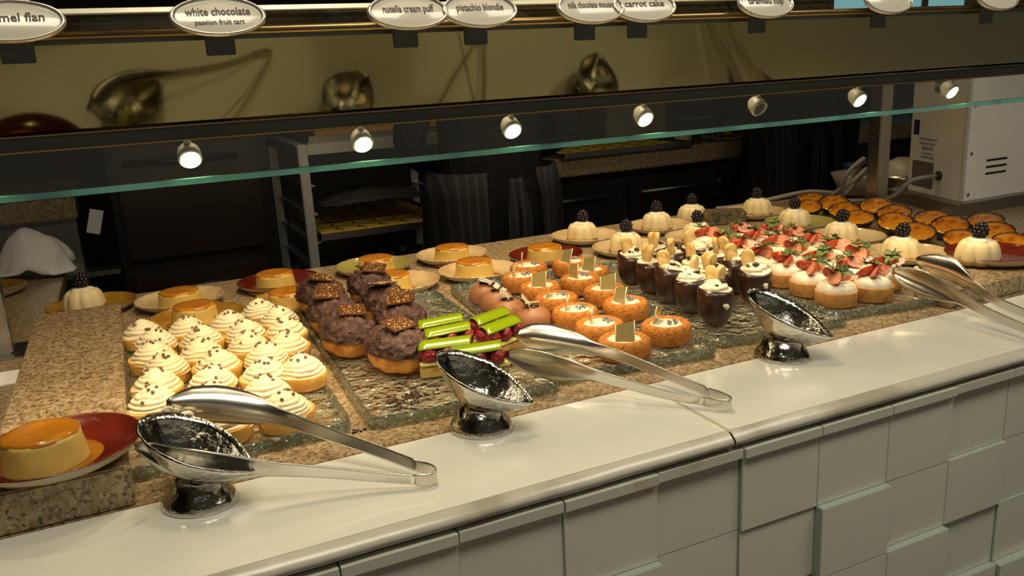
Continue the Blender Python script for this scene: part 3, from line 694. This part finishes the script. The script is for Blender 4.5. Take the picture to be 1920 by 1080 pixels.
def make_straw(sd):
    rr = random.Random(sd); t = thing('strawberry_tart', '', 'tart')
    mesh('pastry_shell', rough_up(ring_shell(.0345, .025, .004, 36), .0005, 200, sd), 'shell_brown', t)
    mesh('cream_mound', rough_up(lathe([(.031, .020), (.0315, .025), (.029, .032), (.023, .037), (.012, .040), (0, .0405)], 28, lambda a, s: 1 + .03 * math.sin(2 * a + sd)), .0012, 40, sd), 'cream_white', t)
    for q in range(3):
        L = rr.uniform(.038, .046); b_, c_ = wedge(L, .0130)
        A = Rz(rr.uniform(0, .9) + q * 2.1) @ Rx(rr.uniform(-1.2, -.5)) @ Ry(rr.uniform(-.5, -.1)); p = ((-.011, .011, .002)[q], (-.006, -.004, .011)[q] + rr.uniform(-.003, .003), .0490 + .001 * q)
        s = mesh('strawberry_slice', move(b_, p, A), 'strawberry', t); mesh('cut_face', move(c_, p, A), 'strawberry_cut', s, smooth=False)
    mesh('strawberry_leaves', move(leaves(rr, 6), (rr.uniform(-.018, .018), rr.uniform(-.014, -.006), .0555), Rx(rr.uniform(.2, .9))), 'leaf', t, smooth=False)
    mesh('strawberry_leaves', move(leaves(rr, 8), (rr.uniform(-.012, .012), rr.uniform(-.006, .008), .0560), Rx(rr.uniform(-.4, .4))), 'leaf', t, smooth=False)
    return t
sp = [make_straw(500 + k) for k in range(5)]; cnt = 0
for col in range(3):
    for j in range(7 if col < 2 else 6):
        y = .995 + j * .0715 + (0, -.012, .03)[col]; x = 1.044 + col * .0725 + (y - 1.0) * .158
        lb = 'strawberry tart, %s from the slab front in the %s' % (ORD[j], ('row facing the chocolate cups', 'middle row', 'row facing the cheesecakes')[col])
        if col == 1 and j == 0: lb = 'strawberry tart at the slab front topped with a leafy whole berry'
        if cnt < 5: o = sp[cnt]; o.location = (x, y, TZ); o.rotation_euler = (0, 0, .3 * cnt); o['label'] = lb; o['group'] = 'strawberry tarts'
        else: o = dup(sp[cnt % 5], (x, y, TZ), cnt * 1.27, lb, 'strawberry tarts')
        cnt += 1

# ------------------------------------------------------------------ footed spoon rests
def make_rest():
    t = thing('spoon_rest', '', 'spoon rest')
    n, m_ = 40, 14; v = []; f = []
    def pt(rho, a, off):
        c, s = math.cos(a), math.sin(a)
        ln = .072 if c > 0 else .056; wd = .041 * (1 - .55 * max(0, c) ** 2.2)
        x = rho * c * ln; y = rho * s * wd
        z = -.034 * (1 - rho ** 2.2) + off
        rim = .016 * ((-c + 1) / 2) ** 1.2 * rho ** 2 * 1.6 - .010 * max(0, c) * rho
        return (x, y, z + rim)
    for j in range(m_ + 1):
        for k in range(n): v.append(pt(j / m_, 2 * PI * k / n, 0) if j else pt(1e-4, 2 * PI * k / n, 0))
    for j in range(m_):
        for k in range(n): f.append((j * n + k, j * n + (k + 1) % n, (j + 1) * n + (k + 1) % n, (j + 1) * n + k))
    b = mesh('bowl', (v, f), 'steel_polished', t, (0, 0, .060), (0, R(8), 0)); s = b.modifiers.new('thick', 'SOLIDIFY'); s.thickness = .0022; s.offset = -1
    mesh('foot', lathe([(.0400, 0), (.0408, .0025), (.0375, .009), (.030, .018), (.0265, .0265), (.021, .0285), (0, .0285)], 36, sy=.85), 'steel_polished', t)
    return t
rest0 = make_rest()
for i, (x, y, rz, lb) in enumerate(((.020, .858, R(-38), 'hammered steel spoon rest holding the smeared tongs by the cream tarts'), (.345, .872, R(-48), 'empty hammered steel spoon rest in front of the raspberry bars'), (.812, .868, R(-62), 'empty hammered steel spoon rest in front of the chocolate cups'))):
    if i == 0: rest0.location = (x, y, .0012); rest0.rotation_euler = (0, 0, rz); rest0['label'] = lb; rest0['group'] = 'footed steel spoon rests'
    else: dup(rest0, (x, y, .0012), rz, lb, 'footed steel spoon rests')

# ------------------------------------------------------------------ serving tongs
def ribbon(path, widths, cups, wdir, cs=9):
    v = []; f = []; P = smooth_path(path, 5); n = len(P)
    def lerp(a, s):
        s *= len(a) - 1; i = min(int(s), len(a) - 2); return a[i] + (a[i + 1] - a[i]) * (s - i)
    for i, p in enumerate(P):
        s = i / (n - 1); t = (P[min(i + 1, n - 1)] - P[max(i - 1, 0)]).normalized()
        wd = (wdir - t * wdir.dot(t)).normalized(); nn = t.cross(wd); w2 = lerp(widths, s) / 2; c2 = lerp(cups, s)
        for k in range(cs):
            u = k / (cs - 1) * 2 - 1; v.append(p + wd * (u * w2) + nn * c2 * (u * u - .4))
    for i in range(n - 1):
        for k in range(cs - 1): f.append((i * cs + k, i * cs + k + 1, (i + 1) * cs + k + 1, (i + 1) * cs + k))
    return v, f
def tongs(label, armA, armB, apex, sgn=1):
    t = thing('serving_tongs', label, 'tongs')
    up = Vector((0, 0, 1))
    W = [.013, .013, .0135, .0145, .016, .019, .036, .043, .036, .008]; Cc = [0, 0, 0, 0, 0, .001, .008, .012, .010, .001]
    a, b, c = Vector(apex), Vector(armA[0]), Vector(armB[0])
    # bend
    mid = (b + c) / 2; ax = (a - mid)
    hb = (b - c) / 2; bend = [mid + hb * math.cos(PI * k / 12) + ax * math.sin(PI * k / 12) for k in range(13)]
    o = mesh('bend', ribbon([tuple(q) for q in bend], [.013, .013], [0, 0], up), 'tong_steel', t); s = o.modifiers.new('thick', 'SOLIDIFY'); s.thickness = .0014; s.offset = 0
    for arm, sg_, nm in ((armA, 1, 'spoon_arm'), (armB, -1, 'fork_arm')):
        o = mesh(nm, ribbon(arm, W, [k * sg_ for k in Cc], up + Vector((0, .35 * sg_, 0))), 'tong_steel', t); s = o.modifiers.new('thick', 'SOLIDIFY'); s.thickness = .0014; s.offset = 0
    return t
t1 = tongs('steel serving tongs smeared with cream, lying across the spoon rest by the cream tarts', [(.236, .786, .016), (.200, .832, .026), (.154, .880, .040), (.106, .926, .056), (.051, .948, .072), (.004, .955, .080)], [(.226, .766, .012), (.190, .782, .018), (.140, .797, .030), (.074, .813, .046), (.015, .832, .062), (-.032, .868, .074)], (.248, .764, .0125))
tongs('steel serving tongs lying between raspberry bars and orange cakes, bend on the white ledge', [(.622, .790, .014), (.605, .855, .020), (.575, .925, .032), (.540, .968, .042), (.500, 1.005, .050), (.470, 1.030, .054)], [(.603, .775, .012), (.572, .808, .016), (.538, .850, .024), (.500, .895, .034), (.462, .940, .042), (.432, .985, .046)], (.625, .752, .0125))
t3 = tongs('steel serving tongs with creamy tips lying against the strawberry tarts', [(1.178, .660, .014), (1.190, .740, .020), (1.196, .815, .030), (1.212, .880, .044), (1.222, .930, .056), (1.216, .985, .064)], [(1.135, .650, .012), (1.136, .715, .018), (1.140, .790, .028), (1.142, .855, .042), (1.140, .910, .052), (1.136, .965, .060)], (1.158, .615, .0125))

rr = random.Random(8)
def smear(parent, pts, seed): mesh('cream_smear', join(*[rough_up(sphere(rr.uniform(.003, .007), 2, s=(1.2, .6, .8), t=p), .003, 160, seed + k) for k, p in enumerate(pts)]), 'cream_white', parent)
smear(t1, [(.012, .944, .074), (.022, .938, .068), (.030, .934, .060), (.004, .940, .078)], 1)
smear(t3, [(1.133, .968, .060), (1.136, .962, .068), (1.130, .965, .050), (1.139, .955, .072), (1.150, .930, .068)], 9)
tag(mesh('cream_residue', join(*[rough_up(sphere(rr.uniform(.003, .006), 2, s=(1.2, 1, .5), t=(.018 + rr.uniform(-.010, .010), .860 + rr.uniform(-.008, .008), .0325)), .003, 160, k) for k in range(7)]), 'pistachio_cream', kind='stuff'), 'smears of cream left in the spoon rest by the cream tarts', 'cream')

# ------------------------------------------------------------------ crumbs
rr = random.Random(5)
tag(mesh('crumbs', join(*[move(rough_up(sphere(rr.uniform(.0008, .0026), 1), .0006, 400, k), (rr.gauss(.292, .018), rr.gauss(.99, .010), TZ)) for k in range(70)]), 'craquelin', kind='stuff'), 'scattered chocolate crumbs on the glass slab beside the spoon rest', 'crumbs')
tag(mesh('crumbs', join(*[move(rough_up(sphere(rr.uniform(.0008, .0022), 1), .0006, 400, k), (rr.gauss(.212, .006), rr.gauss(.947, .004), .001)) for k in range(14)]), 'dark_chocolate', kind='stuff'), 'small dark chocolate crumbs on the granite between two slabs', 'crumbs')

# ------------------------------------------------------------------ white machine with cable
mc = thing('white_machine', 'white metal appliance with vent slots and stickers on a steel base', 'appliance', (1.925, 1.44, 0))
fp = [(0, 0), (.40, 0), (.40, .23), (.082, .23)]
def prism(poly, z0, z1): 
    n = len(poly); return [(x, y, z0) for x, y in poly] + [(x, y, z1) for x, y in poly], [tuple(range(n))[::-1], tuple(range(n, 2 * n))] + [(i, (i + 1) % n, n + (i + 1) % n, n + i) for i in range(n)]
mesh('body', prism(fp, .03, .355), 'machine_white', mc, smooth=False)
mesh('steel_base', prism([(-.05, -.03), (.45, -.03), (.45, .27), (.04, .27)], 0, .03), 'steel_dull', mc, smooth=False)
mesh('corner_edge', move(box(-.004, .008, -.003, .004, .03, .355, .001)), 'machine_edge', mc, smooth=False)
for k in range(3): mesh('vent_slot', box(.085, .165, -.0015, .003, .090 + k * .017, .0955 + k * .017, .001), 'black_body', mc, smooth=False)
for z in (.045, .15, .27): mesh('screw', move(lathe([(.005, 0), (.004, .002), (0, .0025)], 12), (.025, -.0005, z), Rx(PI / 2)), 'steel_dull', mc)
fd = Vector((.082, .23, 0)); fdn = fd.normalized(); out_n = Vector((-fdn.y, fdn.x, 0)); fa = math.atan2(fdn.y, fdn.x)
def on_left(u, z, off=.0008): p = fd * u + out_n * off; return (p.x, p.y, z)
# the left face seen from outside runs from the back edge (u=1) to the front edge (u=0)
rotL = (PI / 2, 0, fa + PI)
def lrect(name, u0, u1, z0, z1, mat): 
    a, b = fd * u0, fd * u1; q = out_n * .0008
    return mesh(name, ([(a.x + q.x, a.y + q.y, z0), (b.x + q.x, b.y + q.y, z0), (b.x + q.x, b.y + q.y, z1), (a.x + q.x, a.y + q.y, z1)], [(0, 1, 2, 3)]), mat, mc, smooth=False)
lrect('rating_plate', .52, .93, .045, .115, 'plate_grey'); lrect('navy_sticker', .84, .95, .185, .225, 'navy'); g_ = lrect('green_sticker', .28, .60, .300, .338, 'green_sticker')
mesh('sticker_logo', move(lathe([(.012, 0), (.011, .001), (0, .001)], 20), on_left(.36, .318, .001), (Rz(fa + PI) @ Rx(PI / 2))), 'red_dot', mc)
text_part('MULTI', .016, 'sign_white', mc, on_left(.50, .319, .0014), rotL)
for s, z, sz in (('Pacific Coast & Restaurant Inc. NV', .176, .0095), ('Service Equipment for Restaurant', .164, .0085), ('(888) 565-7575', .151, .013), ('www.pacificrestaurant.com', .138, .008), ('24 HR SERVICE HOTLINE', .127, .0095)):
    text_part(s, sz, 'ink_blue', mc, on_left(.66, z, .0012), rotL, sx=.62)
mesh('cable_gland', move(lathe([(.012, 0), (.012, .006), (.008, .010), (0, .010)], 16), on_left(.40, .085, 0), Rz(fa + PI) @ Rx(PI / 2)), 'black_body', mc)
cp = Vector((1.925, 1.44, 0)) + Vector(on_left(.40, .085, .008))
tag(mesh('power_cable', tube(smooth_path([cp, cp + Vector((-.06, .03, -.01)), (1.86, 1.60, .03), (1.84, 1.69, .012), (1.80, 1.75, .02), (1.83, 1.70, .07), (1.865, 1.69, .10), (1.86, 1.73, .05), (1.81, 1.72, .03), (1.79, 1.69, .09), (1.84, 1.68, .13), (1.862, 1.72, .09), (1.85, 1.76, .03), (1.76, 1.80, .035), (1.66, 1.84, .02), (1.58, 1.865, .008), (1.50, 1.88, .006)], 8), .0062, 10), 'cable'), 'grey power cable looping from the white machine', 'cable')
tag(mesh('glass_bowl', lathe([(.03, 0), (.050, .02), (.075, .07), (.078, .07), (.053, .018), (0, .006)], 32), 'plastic_film', loc=(1.955, 1.80, 0)), 'clear glass bowl behind the steel post', 'bowl')
b = thing('steel_bowl', 'steel bowl of whipped cream beside the white machine', 'bowl', (2.135, 1.795, 0))
mesh('bowl', lathe([(.05, 0), (.068, .008), (.080, .05), (.083, .052), (.072, .03), (0, .028)], 36), 'steel', b)
mesh('cream', rough_up(lathe([(.07, .035), (.066, .06), (.05, .085), (.03, .095), (0, .10)], 24), .008, 30), 'cream_white', b)
tag(mesh('paper_scrap', move(rough_up(box(-.02, .02, -.006, .006, 0, .002), .001, 90)), 'paper_white', loc=(1.875, 1.48, .001), rot=(0, 0, -.3), smooth=False), 'torn white paper scrap in front of the machine base', 'paper')

# ------------------------------------------------------------------ kitchen behind
bc = thing('back_counter', 'dark kitchen counter with a granite top behind the staff', 'counter', (0, 0, 0))
mesh('granite_top', box(1.18, 4.2, 2.80, 3.55, .008, .08, .004), 'granite', bc, smooth=False)
mesh('cabinet', box(1.2, 4.2, 2.86, 3.5, FZ, .007), 'cabinet_dark', bc, smooth=False)
for k in range(4): 
    d = mesh('door', box(1.28 + k * .55, 1.78 + k * .55, 2.842, 2.859, FZ + .12, -.06, .003), 'black_body', bc, smooth=False)
    mesh('handle', tube([(1.33 + k * .55, 2.83, -.09), (1.73 + k * .55, 2.83, -.09)], .008, 8), 'steel_dull', d)
kn = mesh('control_panel', box(2.22, 2.34, 2.835, 2.859, -.15, .0, .003), 'steel_dull', bc, smooth=False)
mesh('knob', move(lathe([(.03, 0), (.028, .02), (0, .022)], 20), (2.28, 2.835, -.09), Rx(PI / 2)), 'black_body', kn)
disc = mesh('mini_tart', lathe([(.030, 0), (.034, .008), (.034, .012), (.030, .010), (0, .0105)], 18), 'tart_yellow').data; bpy.data.objects.remove(bpy.data.objects['mini_tart'])
def sheet_pan(x, y, z, sx, sy, label, rz=0, mat='steel_dull'):
    t = thing('sheet_pan', label, 'tray', (x, y, z), rz)
    mesh('pan', join(box(-sx / 2, sx / 2, -sy / 2, sy / 2, 0, .003), box(-sx / 2, sx / 2, -sy / 2, -sy / 2 + .006, .003, .02), box(-sx / 2, sx / 2, sy / 2 - .006, sy / 2, .003, .02), box(-sx / 2, -sx / 2 + .006, -sy / 2, sy / 2, .003, .02), box(sx / 2 - .006, sx / 2, -sy / 2, sy / 2, .003, .02)), mat, t, smooth=False)
def tarts_on(x, y, z, nx, ny, dx, dy, lb, g):
    for i in range(nx):
        for j in range(ny):
            o = mesh('mini_tart', disc, None, None, (x + (i - (nx - 1) / 2) * dx, y + (j - (ny - 1) / 2) * dy, z)); tag(o, lb, 'tart', g)
sheet_pan(1.80, 3.0, .08, .60, .44, 'steel sheet pan of yellow tarts on the back counter')
tarts_on(1.80, 3.0, .083, 7, 5, .08, .082, 'small yellow tart on the sheet pan of the back counter', 'tarts on the back counter pan')
for k, (x, y) in enumerate(((2.17, 2.95), (2.32, 2.95), (2.44, 3.02))):
    put_bundt(x, y, .08, k, ['small cheesecake on the back counter beside the sheet pan', 'middle small cheesecake on the back counter', 'small cheesecake on the back counter nearest the tiered stand'][k])
put_plate('ochre', 2.33, 2.86, .08, 0, 'ochre plate at the edge of the back counter', .9)
st = thing('tiered_stand', 'three tiered stand of plates on the back counter', 'stand', (2.55, 3.3, .08))
mesh('pole', tube([(0, 0, 0), (0, 0, .30)], .008, 8), 'brass', st)
for z in (.06, .15, .24): mesh('tier', lathe([(.02, z), (.14, z + .008), (.15, z + .016), (.145, z + .016), (0, z + .006)], 30), 'plate_under', st)
bx_ = thing('storage_box', 'tan storage box with a lid on the back counter', 'box', (2.12, 3.34, .08))
mesh('box_body', box(-.16, .16, -.12, .12, 0, .16, .006), 'tan_box', bx_, smooth=False); mesh('lid', box(-.165, .165, -.125, .125, .16, .18, .004), 'tan_box', bx_, smooth=False)

# left rear counter, oven
lc = thing('rear_counter', 'rear kitchen counter with thick granite edge above a steel front', 'counter')
mesh('granite_top', box(-1.4, -.137, 2.70, 3.4, .068, .13, .004), 'granite', lc, smooth=False)
mesh('steel_front', box(-1.4, -.145, 2.73, 3.38, FZ, .067), 'steel_dull', lc, smooth=False)
mesh('shelf_lip', box(-1.4, -.05, 2.66, 2.725, -.10, -.085), 'steel_dull', lc, smooth=False)
ov = thing('oven', 'tall black oven with a dark brown door behind the flans', 'oven')
mesh('body', box(-.044, .42, 2.72, 3.4, FZ, .62, .006), 'black_body', ov, smooth=False)
for z0, z1 in ((-.80, -.12), (-.08, .26), (.30, .58)):
    d = mesh('door', box(-.02, .38, 2.69, 2.719, z0, z1, .006), 'oven_brown', ov, smooth=False)
    mesh('handle', tube([(0, 2.665, z1 - .05), (.32, 2.665, z1 - .05)], .009, 8), 'black_body', d)
tag(mesh('paper_tag', move(box(-.018, .018, -.001, .001, -.035, .035), rot=Ry(.3)), 'paper_white', loc=(-.095, 2.69, .055), smooth=False), 'torn white paper tag stuck on the oven corner', 'paper')
def cloth(w_, d_, amp, seed):
    n = 24; v = []; f = []
    for j in range(n + 1):
        for i in range(n + 1):
            x = (i / n - .5) * w_; y = (j / n - .5) * d_; r_ = math.hypot(x / w_ * 2, y / d_ * 2)
            v.append((x * (1 - .2 * noise.noise(Vector((i * .2, j * .2, seed)))), y, max(.002, .10 * (1 - r_ * r_ * .9)) + amp * noise.fractal(Vector((x * 12, y * 12, seed)), 1, 2, 3)))
    for j in range(n):
        for i in range(n): f.append((j * (n + 1) + i, j * (n + 1) + i + 1, (j + 1) * (n + 1) + i + 1, (j + 1) * (n + 1) + i))
    return v, f
o = tag(mesh('towel', cloth(.17, .15, .018, 2), 'towel', loc=(-.225, 2.265, .016)), 'crumpled grey white towel at the end of the granite return', 'towel'); o.modifiers.new('thick', 'SOLIDIFY').thickness = .004
tag(mesh('folded_paper', rough_up(move(box(-.11, .11, -.05, .05, 0, .022, .002), rot=Rz(.3)), .004, 14), 'paper_yellow', loc=(-.41, 2.24, .001), smooth=False), 'folded yellow paper beside the towel', 'paper')

# bun pan rack
rk = thing('pan_rack', 'aluminium pan rack holding trays behind the counter', 'rack', (.475, 2.46, FZ))
for x in (0, .50):
    for y in (0, .52): mesh('upright', box(x - .014, x + .014, y - .014, y + .014, .02, 1.16, .003), 'alu', rk, smooth=False)
    for k in range(12): mesh('runner', box(x - .012 if x else x + .002, x + .03 if not x else x + .012, .014, .506, .10 + k * .085, .104 + k * .085), 'alu', rk, smooth=False)
    mesh('top_bar', box(x - .014, x + .014, .014, .506, 1.13, 1.16), 'alu', rk, smooth=False)
for y in (0, .52): mesh('cross_bar', box(.014, .486, y - .014, y + .014, 1.13, 1.16), 'alu', rk, smooth=False)
for x in (0, .5):
    for y in (0, .52): mesh('caster', move(lathe([(.0, -.012), (.022, -.012), (.025, 0), (.022, .012), (0, .012)], 16), (x, y, .0255), Ry(PI / 2)), 'black_body', rk)
sheet_pan(.725, 2.72, FZ + .104 + .085 * 9 + .002, .45, .50, 'rack tray filled with rows of golden tart shells')
tarts_on(.725, 2.72, FZ + .104 + .085 * 9 + .006, 6, 6, .070, .078, 'golden tart shell on the rack tray', 'tart shells on the rack tray')
sheet_pan(.725, 2.72, FZ + .104 + .085 * 7 + .002, .45, .50, 'lower rack tray loaded with small dark jars')
for i in range(5):
    for j in range(3):
        o = mesh('dessert_jar', lathe([(.028, 0), (.030, .01), (.030, .05), (.026, .055), (0, .055)], 16), 'dish_black', None, (.725 + (i - 2) * .08, 2.56 + j * .1, FZ + .104 + .085 * 7 + .006)); tag(o, 'small dark jar on the lower rack tray', 'jar', 'jars on the lower rack tray')
o = tag(mesh('orange_slab', rough_up(box(-.20, .20, -.22, .22, 0, .035, .004), .002, 30), 'orange_cake', loc=(.725, 2.72, 1.162 + FZ + .004), smooth=False), 'flat orange brown cake on top of the pan rack', 'cake')
sheet_pan(.725, 2.72, 1.1605 + FZ, .46, .50, 'tray on top of the pan rack under the orange cake')
tag(mesh('plastic_wrap', move(cloth(.34, .3, .02, 6), s=(1, 1, .35)), 'plastic_film', loc=(.725, 2.72, FZ + .104 + .085 * 10 + .002)), 'crumpled plastic wrap on the rack shelf above the tart shells', 'wrap')

# ------------------------------------------------------------------ staff
def skinned(name, verts, edges, radii, mat, parent=None, root=0, sub=2):
    me = bpy.data.meshes.new(name); me.from_pydata(verts, edges, []); me.materials.append(MATS[mat])
    o = bpy.data.objects.new(name, me); C.objects.link(o); o.parent = parent
    o.modifiers.new('skin', 'SKIN'); 
    for i, r_ in enumerate(radii): sv = me.skin_vertices[0].data[i]; sv.radius = (r_, r_) if not isinstance(r_, tuple) else r_; sv.use_root = i == root
    s = o.modifiers.new('sub', 'SUBSURF'); s.levels = sub; s.render_levels = sub
    return o
def person(label, x, y, rz, arms, glove=None):
    t = thing('person', label, 'person', (x, y, FZ), rz)
    V = [(0, 0, .95), (0, .01, 1.10), (0, 0, 1.28), (0, -.01, 1.42), (0, 0, 1.50)]; Rr = [(.155, .115), (.15, .11), (.165, .12), (.13, .09), (.055, .055)]
    Ed = [(0, 1), (1, 2), (2, 3), (3, 4)]
    V += [(0, .015, 1.56), (0, .02, 1.64), (0, .01, 1.72)]; Rr += [.065, (.078, .095), (.062, .075)]; Ed += [(4, 5), (5, 6), (6, 7)]
    wr = []
    for s in (-1, 1):
        i = len(V); a = arms[0 if s < 0 else 1]
        V += [(s * .17, 0, 1.41), a[0], a[1]]; Rr += [.065, .047, .033]; Ed += [(3, i), (i, i + 1), (i + 1, i + 2)]; wr.append((a[0], a[1]))
        j = len(V); V += [(s * .10, 0, .86), (s * .105, .02, .49), (s * .105, -.01, .10), (s * .11, .13, .045)]; Rr += [.092, .062, .045, (.045, .035)]; Ed += [(0, j), (j, j + 1), (j + 1, j + 2), (j + 2, j + 3)]
    skinned('body', V, Ed, Rr, 'uniform', t)
    # head skin, hair and cap are worn on the body
    mesh('face', rough_up(sphere(.082, 3, s=(.92, 1.0, 1.28), t=(0, .030, 1.635)), .0, 1), 'skin', t)
    mesh('nose', sphere(.016, 2, s=(.8, 1.1, 1.3), t=(0, .115, 1.63)), 'skin', t)
    for s in (-1, 1): mesh('eye', sphere(.010, 2, t=(s * .03, .104, 1.655)), 'hair', t); mesh('ear', sphere(.024, 2, s=(.4, .8, 1.2), t=(s * .078, .02, 1.635)), 'skin', t)
    mesh('mouth', sphere(.020, 2, s=(1.1, .4, .3), t=(0, .106, 1.588)), 'raspberry', t)
    mesh('hair', sphere(.092, 3, s=(.95, 1.02, 1.15), t=(0, .004, 1.668)), 'hair', t)
    mesh('cap', lathe([(.098, 1.70), (.10, 1.74), (.085, 1.78), (0, 1.79)], 28), 'uniform', t)
    for (e_, w_) in wr:
        e_, w_ = Vector(e_), Vector(w_); d = (w_ - e_).normalized(); sd = d.cross(Vector((0, 0, 1)))
        sd = sd.normalized() if sd.length > .05 else Vector((1, 0, 0)); dn = sd.cross(d)
        hv = [tuple(w_ - d * .01), tuple(w_ + d * .04), tuple(w_ + d * .085)]; he = [(0, 1), (1, 2)]; hr = [.030, (.040, .018), (.042, .016)]
        hand = skinned('hand', hv, he, hr, glove or 'skin', t)
        for k, (off, L) in enumerate(((-.030, .062), (-.010, .074), (.010, .070), (.030, .055))):
            b_ = w_ + d * .075 + sd * off; skinned('finger', [tuple(b_), tuple(b_ + d * L * .5 - dn * .006), tuple(b_ + d * L - dn * .024)], [(0, 1), (1, 2)], [.0095, .009, .0075], glove or 'skin', hand, sub=1)
        b_ = w_ + d * .025 + sd * .032; skinned('thumb', [tuple(b_), tuple(b_ + d * .03 + sd * .022), tuple(b_ + d * .058 + sd * .026 - dn * .012)], [(0, 1), (1, 2)], [.012, .011, .008], glove or 'skin', hand, sub=1)
    # long apron, open at the back
    n = 30; v = []; f = []
    for j in range(12):
        z = 1.08 - j * .07; rr_ = .185 + .035 * (j / 11) + (.0 if j else -.01)
        for k in range(n + 1):
            a = -PI / 2 + .42 + (2 * PI - .84) * k / n
            v.append((rr_ * math.cos(a) * 1.05 + .006 * math.sin(k * 1.3 + j * .3), rr_ * math.sin(a) * .82 + .006 * math.cos(k * 1.7), z))
    for j in range(11):
        for k in range(n): f.append((j * (n + 1) + k, j * (n + 1) + k + 1, (j + 1) * (n + 1) + k + 1, (j + 1) * (n + 1) + k))
    o = mesh('apron', (v, f), 'apron', t); o.modifiers.new('thick', 'SOLIDIFY').thickness = .003
    for s in (-1, 1):
        o = mesh('apron_tie', ribbon([(s * .005, -.155, 1.06), (s * .02, -.172, .95), (s * .016, -.165, .80), (s * .024, -.17, .62)], [.028, .034], [0, 0], Vector((1, 0, 0)), 5), 'apron', t); o.modifiers.new('thick', 'SOLIDIFY').thickness = .002
    return t
person('person in black with a pinstriped apron tied at the back, working at the rear', .93, 2.14, 0, (((-.24, .0, 1.15), (-.13, .14, 1.08)), ((.24, .0, 1.15), (.13, .14, 1.08))))
person('person in black with blue gloves leaning at the granite back counter', 2.36, 2.50, -.15, (((-.24, .08, 1.16), (-.17, .27, 1.09)), ((.27, .02, 1.14), (.30, .06, .90))), 'glove')
